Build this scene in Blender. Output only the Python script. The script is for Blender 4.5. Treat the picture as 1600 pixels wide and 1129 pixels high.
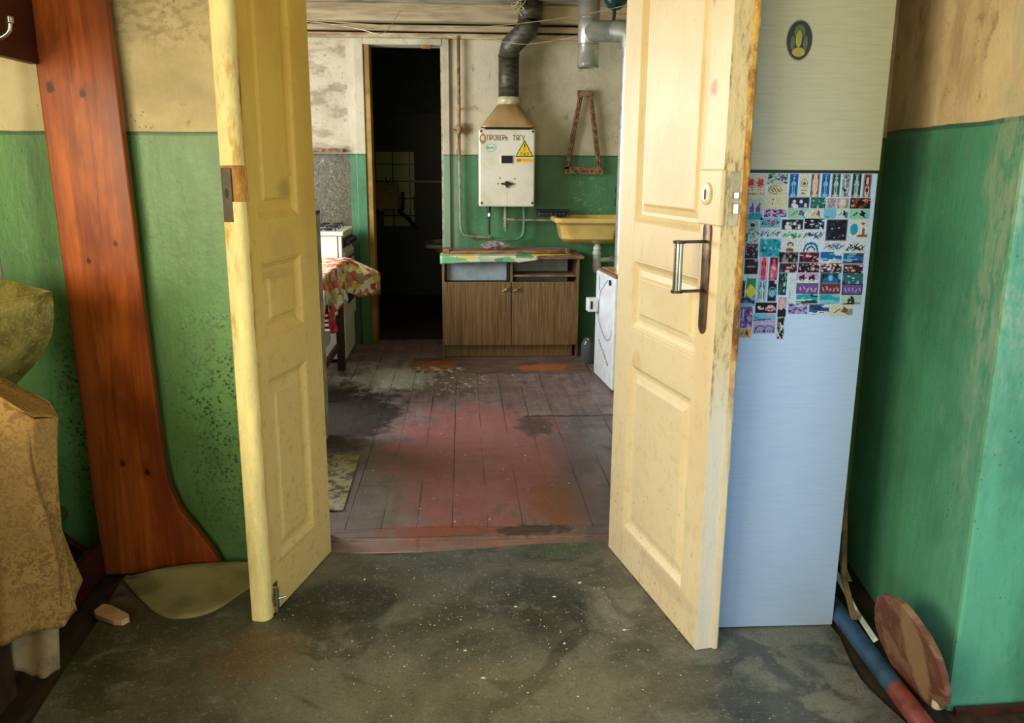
import bpy, bmesh, math, random
from mathutils import Vector, Matrix
for o in list(bpy.data.objects): bpy.data.objects.remove(o)
COL = bpy.context.scene.collection
S = bpy.context.scene
# ------------------------------------------------------------------ camera
F = 1320.0
PITCH = math.atan(308/1320); YAW = math.atan((801.5-722)*math.cos(PITCH)/F); ROLL = 0.0062; CH = 1.42
c_fw = Vector((math.sin(YAW)*math.cos(PITCH), math.cos(YAW)*math.cos(PITCH), -math.sin(PITCH)))
r0 = Vector((math.cos(YAW), -math.sin(YAW), 0)); u0 = r0.cross(c_fw)
c_rt = r0*math.cos(ROLL)+u0*math.sin(ROLL); c_up = u0*math.cos(ROLL)-r0*math.sin(ROLL)
C0 = Vector((0, 0, CH))
cd = bpy.data.cameras.new('camera'); cam = bpy.data.objects.new('camera', cd); COL.objects.link(cam)
m = Matrix((c_rt, c_up, -c_fw)).transposed().to_4x4(); m.translation = C0
cam.matrix_world = m
cd.sensor_width = 36; cd.lens = F/1600*36; cd.clip_start = .05; cd.clip_end = 100
S.camera = cam
# ------------------------------------------------------------------ world, exposure, daylight at the windows
w = bpy.data.worlds.new('sky'); S.world = w; w.use_nodes = True
w.node_tree.nodes['Background'].inputs[0].default_value = (.62, .78, 1, 1)
w.node_tree.nodes['Background'].inputs[1].default_value = .6
S.view_settings.view_transform = 'Standard'; S.view_settings.look = 'None'
S.view_settings.exposure = 0.0; S.view_settings.gamma = 1
def area(name, loc, target, sx, sy, power, color, spread=180):
    l = bpy.data.lights.new(name, 'AREA'); l.shape = 'RECTANGLE'; l.size = sx; l.size_y = sy
    l.energy = power; l.color = color; l.spread = math.radians(spread)
    o = bpy.data.objects.new(name, l); COL.objects.link(o); o.location = loc
    o.rotation_euler = (Vector(target)-Vector(loc)).to_track_quat('-Z', 'Y').to_euler()
    return o
# hall window in the left wall, rear window, open outer door in the right wall, kitchen window in the left kitchen wall
area('hall_left_window_light', (-1.86, -.05, 1.62), (1.2, 2.1, 1.25), 1.5, 1.0, 98, (1, .88, .60))
area('hall_rear_window_light', (-1.05, -1.52, 1.55), (-.5, 3, 1.5), 1.4, 1.1, 52, (1, .90, .64))
area('hall_side_door_light', (1.88, .35, .95), (.75, 2.4, .55), 1.2, 1.8, 23, (.62, .80, 1))
area('kitchen_window_light', (-2.12, 4.9, 1.55), (1, 5.1, .9), 1.5, 1.2, 125, (.90, .95, 1))
# ------------------------------------------------------------------ pixel of the photograph -> point on a real plane
def ray(px, py): return c_fw + c_rt*((px-800)/F) - c_up*((py-564.5)/F)
def PY(px, py, y): d = ray(px, py); return C0 + d*(y/d.y)
def PZ(px, py, z=0.0): d = ray(px, py); return C0 + d*((z-CH)/d.z)
def PX(px, py, x): d = ray(px, py); return C0 + d*(x/d.x)
# ------------------------------------------------------------------ materials
def lin(c):
    f = lambda v: v/12.92 if v <= .04045 else ((v+.055)/1.055)**2.4
    return tuple(f(v/255) for v in c)+(1,)
class G:
    def __init__(s, name):
        s.m = bpy.data.materials.new(name); s.m.use_nodes = True; s.t = s.m.node_tree; s.N = s.t.nodes
        s.b = s.N['Principled BSDF']; s._p = None
    def L(s, a, b): s.t.links.new(a, b)
    def pos(s):
        if not s._p: s._p = s.N.new('ShaderNodeNewGeometry').outputs['Position']
        return s._p
    def put(s, sock, v):
        if hasattr(v, 'is_output'): s.L(v, sock)
        else:
            if sock.type == 'RGBA' and len(v) == 3: v = tuple(v)+(1,)
            sock.default_value = v
    def vmul(s, k, off=(0,0,0), vec=None):
        n = s.N.new('ShaderNodeVectorMath'); n.operation = 'SUBTRACT'; s.put(n.inputs[0], vec or s.pos()); n.inputs[1].default_value = off
        q = s.N.new('ShaderNodeVectorMath'); q.operation = 'MULTIPLY'; s.L(n.outputs[0], q.inputs[0]); q.inputs[1].default_value = k if hasattr(k, '__len__') else (k,)*3
        return q.outputs[0]
    def noise(s, k, detail=4, rough=.6, off=(0,0,0), dist=0):
        n = s.N.new('ShaderNodeTexNoise'); n.inputs['Scale'].default_value = 1; n.inputs['Detail'].default_value = detail
        n.inputs['Roughness'].default_value = rough; n.inputs['Distortion'].default_value = dist
        s.L(s.vmul(k, off), n.inputs['Vector']); return n.outputs['Fac']
    def voro(s, k, feat='F1', out='Distance', off=(0,0,0)):
        n = s.N.new('ShaderNodeTexVoronoi'); n.inputs['Scale'].default_value = 1; n.feature = feat
        s.L(s.vmul(k, off), n.inputs['Vector']); return n.outputs[out]
    def M(s, op, a, b=0.0, c=None):
        n = s.N.new('ShaderNodeMath'); n.operation = op; s.put(n.inputs[0], a); s.put(n.inputs[1], b)
        if c is not None: s.put(n.inputs[2], c)
        return n.outputs[0]
    def ss(s, x, a, b):
        n = s.N.new('ShaderNodeMapRange'); n.interpolation_type = 'SMOOTHSTEP'
        s.put(n.inputs['Value'], x)
        if a < b: n.inputs['From Min'].default_value = a; n.inputs['From Max'].default_value = b
        else:
            n.inputs['From Min'].default_value = b; n.inputs['From Max'].default_value = a
            n.inputs['To Min'].default_value = 1; n.inputs['To Max'].default_value = 0
        return n.outputs['Result']
    def mix(s, f, a, b):
        n = s.N.new('ShaderNodeMix'); n.data_type = 'RGBA'; s.put(n.inputs['Factor'], f)
        s.put(n.inputs[6], a); s.put(n.inputs[7], b); return n.outputs[2]
    def axis(s, i):
        n = s.N.new('ShaderNodeSeparateXYZ'); s.L(s.pos(), n.inputs[0]); return n.outputs[i]
    def blob(s, c, r, amp=.5, k=6, soft=.35):
        n = s.N.new('ShaderNodeVectorMath'); n.operation = 'LENGTH'
        s.L(s.vmul(tuple(1/v for v in r), c), n.inputs[0])
        d = s.M('ADD', n.outputs['Value'], s.M('MULTIPLY', s.M('SUBTRACT', s.noise(k, 5, .65, c), .5), amp*2))
        return s.ss(d, 1+soft/2, 1-soft/2)
    def mul(s, a, b): return s.M('MULTIPLY', a, b)
    def done(s, col, rough=.6, bump=None, bs=.3, bd=.004, metal=0, spec=None):
        s.put(s.b.inputs['Base Color'], col); s.put(s.b.inputs['Roughness'], rough); s.put(s.b.inputs['Metallic'], metal)
        if spec is not None: s.b.inputs['Specular IOR Level'].default_value = spec
        if bump is not None:
            n = s.N.new('ShaderNodeBump'); n.inputs['Strength'].default_value = bs; n.inputs['Distance'].default_value = bd
            s.L(bump, n.inputs['Height']); s.L(n.outputs[0], s.b.inputs['Normal'])
        return s.m
def simple(name, c, rough=.6, metal=0, var=.25, k=14, bs=.15, dark=None, spec=None, stretch=(1,1,1)):
    g = G(name); n = g.noise(tuple(k*v for v in stretch), 5)
    d = dark or tuple(int(v*(1-var)) for v in c)
    return g.done(g.mix(g.ss(n, .38, .68), lin(c), lin(d)), rough, n, bs, .003, metal, spec)
MT = {}
def wall_paint(name, z0, top, green, grime=.5, mold=None, extra=None):
    g = G(name); z = g.axis(2)
    n1 = g.noise(2.2, 6, .65); n2 = g.noise((30, 30, 9), 4); n3 = g.noise(7, 6, .7, (3, 1, 2)); n4 = g.noise((60, 60, 16), 6, .8)
    t = g.mix(g.ss(n1, .38, .72), lin(top), lin(tuple(int(v*.80) for v in top)))
    t = g.mix(g.mul(g.ss(n3, .60, .70), grime), t, lin((96, 72, 40)))
    t = g.mix(g.mul(g.ss(g.noise((16, 16, 2.5), 6, .7, (9, 4, 4)), .60, .72), grime*.6), t, lin((70, 52, 30)))
    gr = g.mix(g.ss(n1, .35, .7), lin(green), lin(tuple(int(v*.82) for v in green)))
    gr = g.mix(g.mul(g.ss(g.noise(5, 7, .75, (5, 2, 8)), .58, .74), .35), gr, lin((150, 178, 150)))
    gr = g.mix(g.mul(g.ss(n3, .66, .72), .45), gr, lin((30, 52, 36)))
    gr = g.mix(g.mul(g.ss(n4, .50, .66), .35), gr, lin(tuple(int(v*.70) for v in green))); t = g.mix(g.mul(g.ss(n4, .52, .68), .3), t, lin(tuple(int(v*.80) for v in top)))
    gr = g.mix(g.mul(g.ss(g.noise((3, 3, .5), 4, .6, (2, 8, 1)), .48, .66), .35), gr, lin(tuple(min(255, int(v*1.15+14)) for v in green)))
    zz = g.M('ADD', z, g.M('MULTIPLY', g.M('SUBTRACT', g.noise(5, 3), .5), .012))
    col = g.mix(g.ss(zz, z0-.002, z0+.002), gr, t)
    line = g.mul(g.ss(zz, z0-.014, z0-.010), g.ss(zz, z0+.002, z0-.001))
    col = g.mix(g.mul(line, .7), col, lin(tuple(int(v*.55) for v in green)))
    vs = g.voro(55, off=(1, 2, 3)); specks = g.mul(g.ss(vs, .22, .12), g.ss(g.noise(9, 3, .5, (8, 8, 8)), .55, .62))
    col = g.mix(g.mul(specks, .5), col, lin((40, 30, 18)))
    if mold:
        v = g.ss(g.voro(75), .50, .30)
        v = g.M('MAXIMUM', g.mul(v, g.ss(g.noise(24, 3, .6), .42, .58)), g.ss(g.noise(60, 4, .8), .56, .62))
        for c, r in mold: col = g.mix(g.mul(g.mul(v, g.blob(c, r, .8, 7, 1.3)), .85), col, lin((22, 34, 20)))
    if extra: col = extra(g, col)
    h = g.M('ADD', n2, g.M('MULTIPLY', n3, 1.5))
    return g.done(col, g.mix(g.ss(zz, z0-.01, z0+.01), (.42,)*3, (.85,)*3), h, .35, .006)
def near_extra(g, col):
    d = g.mul(g.blob((-.95, 2.87, 1.86), (.30, .4, .09), .9, 9, .9), g.ss(g.noise((25, 25, 40), 5, .7), .45, .6))
    return g.mix(g.mul(d, .35), col, lin((98, 76, 44)))
MT['wall_hall'] = wall_paint('hall_wall_paint', 1.515, (232, 214, 166), (102, 150, 86), .4,
    [((-.76, 2.87, .52), (.20, .5, .38)), ((-1.30, 2.87, .55), (.10, .5, .35))], near_extra)
def rw_extra(g, col):
    d = g.mul(g.blob((1.30, 2.0, 1.45), (.2, .09, .75), .7, 9, .8), g.ss(g.noise((22, 22, 9), 6, .75), .40, .56))
    col = g.mix(g.mul(d, .42), col, lin((182, 186, 168)))
    d = g.mul(g.blob((1.38, 2.45, 1.80), (.3, .35, .35), .6, 3, 1.2), g.ss(g.noise((9, 9, 5), 6, .65, (4, 4, 1)), .40, .66))
    return g.mix(g.mul(d, .4), col, lin((128, 98, 60)))
MT['wall_right'] = wall_paint('right_wall_paint', 1.535, (226, 200, 156), (86, 158, 128), .45, None, rw_extra)
def far_extra(g, col):
    x = g.axis(0); z = g.axis(2)
    # rough stained plaster and old textured oilcloth left of the inner doorway
    lf = g.ss(x, -.86, -.87)
    st = g.mul(lf, g.mul(g.M('MAXIMUM', g.mul(g.ss(g.noise((4, 4, 9), 6, .7), .46, .62), .7), g.ss(g.noise((16, 16, 30), 7, .85), .56, .64)), g.ss(z, 1.49, 1.53)))
    col = g.mix(g.mul(st, .75), col, lin((104, 74, 44)))
    lo = g.mul(lf, g.ss(z, 1.492, 1.488))
    ml = g.mix(g.ss(g.noise(26, 6, .8, dist=2.0), .44, .60), lin((96, 88, 60)), lin((52, 44, 28)))
    ml = g.mix(g.mul(g.ss(g.noise(48, 5, .8, (3, 3, 3), 1.5), .57, .63), g.blob((-1.05, 6.75, 1.2), (.16, .4, .25), .6, 6, .9)), ml, lin((168, 162, 140)))
    col = g.mix(lo, col, ml)
    pale = g.mul(g.blob((-.11, 6.75, 1.15), (.07, .4, .8), .5, 6, .9), g.ss(z, 1.50, 1.47))
    col = g.mix(g.mul(pale, .6), col, lin((150, 170, 140)))
    rust = g.blob((.02, 6.75, 1.68), (.07, .4, .05), .8, 20, .8)
    col = g.mix(g.mul(rust, .75), col, lin((110, 78, 40)))
    sp = g.mul(g.blob((1.0, 6.75, 1.15), (.14, .4, .22), .6, 8, 1.2), g.ss(g.noise(34, 6, .8, dist=1), .57, .62))
    return g.mix(g.mul(sp, .7), col, lin((165, 185, 160)))
MT['wall_far'] = wall_paint('kitchen_wall_paint', 1.49, (204, 192, 162), (74, 126, 84), .5, None, far_extra)
MT['wall_kside'] = wall_paint('kitchen_side_paint', 1.49, (190, 178, 150), (60, 128, 92), .4)
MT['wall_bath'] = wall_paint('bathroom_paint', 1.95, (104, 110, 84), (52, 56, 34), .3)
MT['ceiling'] = simple('whitewash', (176, 164, 136), .9, var=.3, k=3)
MT['beam'] = simple('whitewashed_board', (184, 166, 130), .85, dark=(150, 128, 92), k=3, stretch=(1, 4, 9), bs=.3)
MT['trim_paint'] = simple('old_cream_trim', (190, 174, 134), .6, dark=(140, 112, 70), k=5, stretch=(1, 1, 5), bs=.4)
MT['trim_yellow'] = simple('ochre_jamb', (168, 132, 56), .5, dark=(130, 94, 36), k=5)
MT['dark_gap'] = simple('gap_shade', (34, 28, 20), .95)
# ---- hall linoleum
g = G('hall_linoleum')
n1 = g.noise(2.6, 7, .62, (1, 0, 0), .4); n2 = g.noise(60, 4, .7); n3 = g.noise(9, 6, .7, (4, 4, 4))
col = g.mix(g.ss(n1, .40, .62), lin((118, 118, 108)), lin((72, 76, 66)))
wet = g.ss(g.noise(3.1, 5, .55, (7.4, 2.2, 0), .9), .52, .57)
col = g.mix(g.mul(wet, .62), col, lin((40, 44, 34)))
col = g.mix(g.mul(g.blob((-1.0, 2.2, 0), (.55, .5, 1), .5, 3, 1), .6), col, lin((70, 62, 30)))
col = g.mix(g.blob((-.42, 2.58, 0), (.22, .14, 1), .5, 7, .5), col, lin((26, 34, 24)))
col = g.mix(g.mul(g.blob((.26, 2.56, 0), (.16, .18, 1), .5, 7, .6), .8), col, lin((30, 38, 28)))
col = g.mix(g.mul(g.blob((.0, 2.78, 0), (.62, .22, 1), .7, 6, 1.1), .6), col, lin((60, 66, 68)))
col = g.mix(g.mul(g.blob((.40, 2.93, 0), (.11, .06, 1), 1.3, 14, .9), .5), col, lin((60, 92, 52)))
col = g.mix(g.mul(g.blob((-.62, 2.28, 0), (.12, .14, 1), .6, 6, 1), .45), col, lin((120, 84, 40)))
col = g.mix(g.mul(g.blob((.15, 2.05, 0), (.5, .16, 1), .6, 4, 1), .35), col, lin((126, 122, 96)))
col = g.mix(g.mul(g.ss(n3, .54, .70), .45), col, lin((134, 132, 118)))
col = g.mix(g.mul(g.ss(g.noise(26, 7, .8, (2, 6, 1)), .54, .66), .4), col, lin((52, 54, 44)))
col = g.mix(g.mul(g.ss(n2, .58, .66), .45), col, lin((146, 146, 134)))
col = g.mix(g.mul(g.ss(g.noise(150, 3, .7), .54, .64), .45), col, lin((34, 38, 32)))
col = g.mix(g.mul(g.mul(g.ss(g.voro(170), .20, .12), g.ss(g.noise(6, 4, .7), .50, .60)), .7), col, lin((186, 184, 172)))
col = g.mix(g.mul(g.ss(g.noise((14, 90, 1), 6, .8, dist=1.5), .60, .66), .3), col, lin((156, 154, 140)))
MT['lino'] = g.done(col, g.mix(wet, (.5,)*3, (.32,)*3), g.M('ADD', n2, g.M('MULTIPLY', n1, 3)), .25, .004)
g = G('dusty_lino_back'); n1 = g.noise(7, 6); col = g.mix(g.ss(n1, .4, .65), lin((150, 140, 92)), lin((122, 112, 72)))
MT['lino_flap'] = g.done(col, .7, g.noise(50, 4), .25, .003)
MT['dark_floor'] = simple('dark_floorboards', (62, 44, 30), .7, dark=(30, 22, 16), k=9, stretch=(3, 1, 1))
# ---- kitchen plank floor
def planks(name, cross=False):
    g = G(name); x = g.axis(1 if cross else 0); y = g.axis(0 if cross else 1)
    u = g.M('MULTIPLY', g.M('ADD', x, 5.02), 1/.142); fr = g.M('FRACT', u); idn = g.M('FLOOR', u)
    edge = g.M('MINIMUM', fr, g.M('SUBTRACT', 1, fr))
    wn = g.N.new('ShaderNodeTexWhiteNoise'); wn.noise_dimensions = '1D'; g.L(idn, wn.inputs['W'])
    n1 = g.noise((18, 3, 1) if not cross else (3, 18, 1), 7, .7); n2 = g.noise(3.2, 6, .65, (2, 2, 2), .5); n3 = g.noise(14, 6, .75)
    col = g.mix(g.ss(n1, .35, .7), lin((148, 126, 122)), lin((108, 90, 88)))
    col = g.mix(g.mul(g.ss(g.noise((60, 14, 1) if not cross else (14, 60, 1), 6, .8, (4, 4, 0)), .48, .66), .45), col, lin((158, 140, 134)))
    col = g.mix(g.mul(g.ss(g.noise((30, 8, 1) if not cross else (8, 30, 1), 7, .8, (9, 4, 0)), .54, .64), .6), col, lin((62, 50, 48)))
    col = g.mix(g.M('MULTIPLY', wn.outputs['Value'], .25), col, lin((96, 76, 70)))
    col = g.mix(g.mul(g.ss(n2, .42, .62), .5), col, lin((80, 64, 62)))
    red = g.blob((.08, 4.0, 0), (.48, .88, 1), 1.1, 6, .5)
    col = g.mix(g.mul(red, .72), col, lin((158, 90, 88)))
    col = g.mix(g.mul(g.mul(red, g.ss(n3, .5, .7)), .5), col, lin((176, 118, 112)))
    col = g.mix(g.mul(g.blob((.44, 3.42, 0), (.14, .24, 1), 1.0, 10, .6), .75), col, lin((140, 80, 44)))
    col = g.mix(g.mul(g.blob((-.12, 3.12, 0), (.24, .06, 1), 1.2, 14, .6), .8), col, lin((140, 70, 42)))
    col = g.mix(g.mul(g.blob((.1, 3.0, 0), (.75, .05, 1), .6, 8, .8), .35), col, lin((150, 100, 84)))
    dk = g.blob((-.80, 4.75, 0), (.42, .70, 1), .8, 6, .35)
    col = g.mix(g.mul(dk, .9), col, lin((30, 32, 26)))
    col = g.mix(g.mul(g.blob((.40, 4.50, 0), (.10, .16, 1), 1.2, 12, .5), .75), col, lin((52, 54, 52)))
    col = g.mix(g.mul(g.blob((.26, 3.12, 0), (.16, .05, 1), 1.4, 16, .6), .8), col, lin((44, 42, 42)))
    col = g.mix(g.mul(g.blob((.68, 3.75, 0), (.24, .9, 1), .6, 4, .9), .6), col, lin((84, 84, 96)))
    col = g.mix(g.mul(g.blob((-.42, 3.5, 0), (.22, .5, 1), .6, 4, 1), .45), col, lin((112, 104, 98)))
    wh = g.mul(g.blob((-.52, 5.62, 0), (.36, .42, 1), .7, 5, .8), g.ss(g.noise((16, 9, 1), 7, .8), .47, .56))
    wh2 = g.mul(g.blob((-.47, 5.62, 0), (.24, .26, 1), .7, 6, 1), .8)
    col = g.mix(wh2, col, lin((206, 206, 196)))
    col = g.mix(g.mul(wh, .6), col, lin((205, 205, 195)))
    wh = g.mul(g.blob((-.12, 5.45, 0), (.30, .3, 1), .7, 5, .9), g.ss(g.noise((20, 12, 1), 7, .8, (3, 3, 0)), .54, .59))
    col = g.mix(g.mul(wh, .9), col, lin((215, 215, 210)))
    sp = g.ss(g.noise((32, 22, 1), 5, .8, (6, 1, 0)), .69, .72)
    col = g.mix(g.mul(sp, .8), col, lin((200, 195, 185)))
    col = g.mix(g.mul(g.ss(g.noise(110, 4, .8), .53, .63), .4), col, lin((50, 40, 40)))
    col = g.mix(g.mul(g.ss(g.noise((50, 120, 1), 5, .8, (3, 1, 0)), .58, .66), .4), col, lin((176, 160, 156)))
    gap = g.mul(g.ss(g.M('ADD', edge, g.M('MULTIPLY', g.noise(12, 4), .03)), .045, .018), g.ss(g.noise((5, 1.2, 1), 4, .7, (1, 7, 0)), .38, .60))
    j = g.M('FRACT', g.M('MULTIPLY', g.M('ADD', y, g.M('MULTIPLY', wn.outputs['Value'], 3.0)), .36)); 
    jn = g.mul(g.ss(g.M('MINIMUM', j, g.M('SUBTRACT', 1, j)), .004, .001), .25)
    yj = g.M('ADD', y, g.M('MULTIPLY', g.M('SUBTRACT', g.noise(9, 3), .5), .06)); cr_ = g.mul(g.mul(g.ss(g.M('ABSOLUTE', g.M('SUBTRACT', yj, 4.68)), .022, .008), g.ss(x, .34, .36)), 1.0)
    jn = g.M('MAXIMUM', jn, cr_)
    gap = g.M('MAXIMUM', gap, g.mul(jn, .8))
    col = g.mix(g.mul(gap, .85), col, lin((26, 20, 18)))
    h = g.M('SUBTRACT', g.M('MULTIPLY', n3, .6), g.M('MULTIPLY', gap, 2))
    return g.done(col, g.mix(g.ss(n2, .4, .65), (.34,)*3, (.55,)*3), h, .35, .006)
MT['planks'] = planks('worn_maroon_floorboards'); MT['planks_cross'] = planks('worn_sill_boards', True)
g = G('plywood_sheet_mat'); n = g.noise((5, 12, 1), 6, .7)
col = g.mix(g.ss(n, .4, .65), lin((116, 92, 80)), lin((84, 68, 60)))
col = g.mix(g.mul(g.blob((.58, 5.86, 0), (.20, .10, 1), .8, 9, .5), .85), col, lin((178, 96, 50)))
col = g.mix(g.mul(g.blob((-.20, 5.92, 0), (.16, .16, 1), .8, 9, .5), .85), col, lin((168, 92, 54)))
col = g.mix(g.mul(g.blob((-.2, 5.8, 0), (.2, .12, 1), .9, 14, .5), g.ss(g.noise((18, 12, 1), 5, .8), .5, .56)), col, lin((205, 205, 198)))
MT['ply'] = g.done(col, .6, n, .2, .003)
g = G('mottled_board'); n = g.noise(14, 7, .8, dist=1.5)
MT['mottled'] = g.done(g.mix(g.ss(n, .44, .60), lin((168, 152, 118)), lin((66, 46, 28))), .6, n, .3, .003)
# ---- door paints
def door_paint(name, base, shade, wood, marks, p0, du):
    g = G(name); n1 = g.noise(1.8, 5, .6); n2 = g.noise((22, 22, 5), 6, .75); n3 = g.noise((40, 40, 14), 6, .8, (2, 3, 4))
    col = g.mix(g.ss(n1, .38, .68), lin(base), lin(shade))
    col = g.mix(g.mul(g.ss(n2, .56, .74), .4), col, lin(tuple(int(v*.78) for v in shade)))
    for u, z, ru, rz, c, st, am in marks:
        ctr = (p0[0]+du[0]*u, p0[1]+du[1]*u, z)
        col = g.mix(g.mul(g.blob(ctr, (max(ru*abs(du[0])*3, .06), ru, rz), am, 18, .7), st), col, lin(c))
    z = g.axis(2)
    # kicked and scuffed lower panels
    col = g.mix(g.mul(g.ss(g.noise((70, 70, 22), 5, .8, (1, 2, 3)), .60, .66), .35), col, lin(tuple(int(v*.6) for v in shade)))
    lowz = g.ss(z, .62, .2)
    chips = g.mul(g.ss(g.voro((44, 44, 26), off=(.3, .1, .2)), .20, .12), g.ss(g.noise(7, 3, .5, (5, 5, 5)), .44, .54))
    col = g.mix(g.mul(g.mul(chips, lowz), .85), col, lin((66, 46, 32)))
    col = g.mix(g.mul(g.mul(g.ss(n2, .5, .66), g.ss(z, .30, .02)), .45), col, lin((150, 118, 84)))
    return g, col, n3
MARK_R = [(.40, 1.43, .14, .12, (206, 172, 104), .4, .6), (.58, 1.62, .04, .10, (206, 172, 104), .4, .6), (.615, 1.86, .012, .03, (190, 130, 40), .9, .7),
          (.645, 1.62, .02, .02, (186, 128, 44), .9, .7), (.60, .45, .02, .05, (130, 160, 140), .35, .6), (.20, .77, .04, .04, (200, 156, 70), .5, .6),
          (.50, .12, .22, .03, (150, 110, 84), .45, .8), (.66, 1.0, .05, .25, (216, 170, 100), .4, .6)]
MARK_L = [(.21, 1.34, .05, .03, (150, 118, 48), .55, .7), (.44, .22, .025, .07, (206, 146, 56), .7, .5), (.25, 1.17, .08, .05, (196, 156, 70), .5, .8),
          (.28, 1.08, .10, .02, (170, 130, 60), .5, .8), (.28, .16, .13, .008, (96, 66, 34), .8, .8), (.30, .62, .1, .2, (214, 184, 112), .4, .7)]
DLP, DRP = Vector((-.5, 2.955, 0)), Vector((.545, 2.95, 0))
DLU = Vector((-.2518, -.9678, 0)); DRU = Vector((.1953, -.9807, 0))
DLN = Vector((.9678, -.2518, 0)); DRN = Vector((-.9807, -.1953, 0))
g, col, h = door_paint('warm_lit_door_paint', (224, 188, 76), (204, 162, 54), None, MARK_L, DLP, DLU)  # same paint as the right leaf, yellowed for warm reflected light
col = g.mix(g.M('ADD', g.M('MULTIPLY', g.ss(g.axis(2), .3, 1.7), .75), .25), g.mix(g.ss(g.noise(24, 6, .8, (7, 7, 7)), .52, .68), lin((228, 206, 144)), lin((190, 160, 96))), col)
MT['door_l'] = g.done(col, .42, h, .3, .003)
g, col, h = door_paint('cream_door_paint', (224, 206, 160), (214, 190, 138), None, MARK_R, DRP, DRU)
col = g.mix(g.M('ADD', g.M('MULTIPLY', g.ss(g.axis(2), .4, 1.5), .45), .55), g.mix(g.ss(g.noise(20, 6, .8, (7, 7, 7)), .50, .68), lin((232, 222, 196)), lin((206, 184, 154))), col)
MT['door_r'] = g.done(col, .42, h, .3, .003)
def worn_edge(name, paint, wood, lo, hi, k=(16, 16, 4), low=None):
    g = G(name); n = g.noise(k, 7, .75); n2 = g.noise(50, 5, .7); z = g.axis(2)
    amt = g.M('ADD', n, g.M('MULTIPLY', g.blob((0, 2.4, 1.2), (3, 1, .55), .2, 4, 1), .10))
    col = g.mix(g.ss(n, .35, .7), lin(paint), lin(tuple(int(v*.86) for v in paint)))
    col = g.mix(g.mul(g.ss(amt, lo, hi), .9), col, lin(wood))
    col = g.mix(g.mul(g.ss(amt, hi+.01, hi+.08), .8), col, lin(tuple(int(v*.55) for v in wood)))
    if low: col = g.mix(g.mul(g.ss(g.M('ADD', z, g.M('MULTIPLY', n, .3)), 1.15, .80), .8), col, lin(low))
    return g.done(col, .6, g.M('ADD', n2, n), .5, .005)
MT['edge_l'] = worn_edge('chipped_yellow_edge', (246, 228, 156), (206, 164, 72), .66, .74)
MT['bead_l'] = worn_edge('worn_ochre_bead', (206, 164, 62), (160, 104, 28), .50, .66)
MT['edge_r'] = worn_edge('chipped_cream_edge', (222, 200, 148), (164, 134, 88), .61, .68, (44, 44, 12), (214, 212, 206))
MT['lip_r'] = worn_edge('bare_wood_lip', (214, 176, 92), (158, 104, 40), .48, .60, (10, 10, 6), (218, 208, 190))
# ---- other
g = G('varnished_pine')
n = g.noise((26, 26, 1.6), 6, .65, dist=.8); n2 = g.noise((7, 7, 2.4), 4, .6)
col = g.mix(g.ss(n, .35, .68), lin((206, 106, 36)), lin((152, 70, 22)))
col = g.mix(g.mul(g.ss(n2, .42, .62), .6), col, lin((116, 44, 18)))
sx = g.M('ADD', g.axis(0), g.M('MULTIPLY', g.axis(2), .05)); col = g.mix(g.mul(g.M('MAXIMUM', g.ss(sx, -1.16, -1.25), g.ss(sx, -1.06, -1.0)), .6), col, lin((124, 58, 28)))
for cx, cz, r in ((-1.17, 1.625, .010), (-1.265, 1.64, .012), (-1.115, 1.165, .007), (-1.205, 1.11, .007), (-1.165, .42, .009), (-1.085, .385, .009)):
    col = g.mix(g.mul(g.blob((cx, 2.79, cz), (r, .2, r*1.4), .9, 70, .8), .85), col, lin((48, 16, 8)))
MT['pine'] = g.done(col, .34, n, .12, .002, spec=.3)
MT['pine_dark'] = simple('dark_red_varnish', (70, 26, 15), .45, dark=(40, 15, 9), k=12, stretch=(1, 1, 3))
g = G('patinated_metal'); n = g.noise(9, 7, .7); n2 = g.noise(120, 3, .6)
col = g.mix(g.ss(n, .38, .66), lin((150, 140, 70)), lin((92, 84, 38)))
col = g.mix(g.mul(g.ss(n2, .5, .7), .5), col, lin((186, 176, 104)))
MT['patina'] = g.done(col, .5, n2, .35, .002, .25)
g = G('brown_damask'); n = g.noise(44, 4, .6, dist=2.2); v = g.voro(16, 'SMOOTH_F1')
col = g.mix(g.ss(n, .49, .53), lin((160, 126, 64)), lin((126, 92, 44)))
col = g.mix(g.mul(g.ss(g.noise(6, 3), .42, .6), .5), col, lin((146, 110, 56)))
MT['damask'] = g.done(col, .75, g.noise(220, 2), .3, .001)
MT['damask_pale'] = simple('faded_cloth', (150, 132, 96), .85)
g = G('cupboard_cool_lit'); n = g.noise((9, 3, 160), 3); n2 = g.noise(30, 5, .8)  # white lower door, cool daylight painted into the base colour
col = g.mix(g.ss(n, .4, .7), lin((158, 182, 220)), lin((152, 176, 216)))
col = g.mix(g.mul(g.ss(n2, .68, .74), .6), col, lin((92, 90, 86)))
MT['cup_low'] = g.done(col, .38, n, .1, .001)
g = G('cupboard_warm_lit'); n = g.noise((9, 3, 160), 3); n2 = g.noise(30, 5, .8)  # same white front, warm reflected light painted into the base colour
col = g.mix(g.ss(n, .4, .7), lin((160, 160, 132)), lin((153, 152, 124)))
col = g.mix(g.mul(g.ss(n2, .69, .75), .5), col, lin((92, 84, 60)))
MT['cup_up'] = g.done(col, .38, n, .1, .001)
MT['black'] = simple('black_recess', (16, 15, 14), .6)
MT['steel'] = simple('brushed_steel', (196, 192, 186), .22, 1, var=.12)
MT['dark_steel'] = simple('dark_steel', (74, 64, 54), .4, .6)
MT['bronze'] = simple('aged_bronze_plate', (122, 100, 76), .38, .75, dark=(72, 50, 34), k=22)
MT['alu'] = simple('flue_aluminium', (210, 206, 194), .3, .7, var=.15, k=5, stretch=(1, 1, 3))
MT['galv'] = simple('galvanised_steel', (164, 164, 148), .4, .55, k=7)
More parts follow.
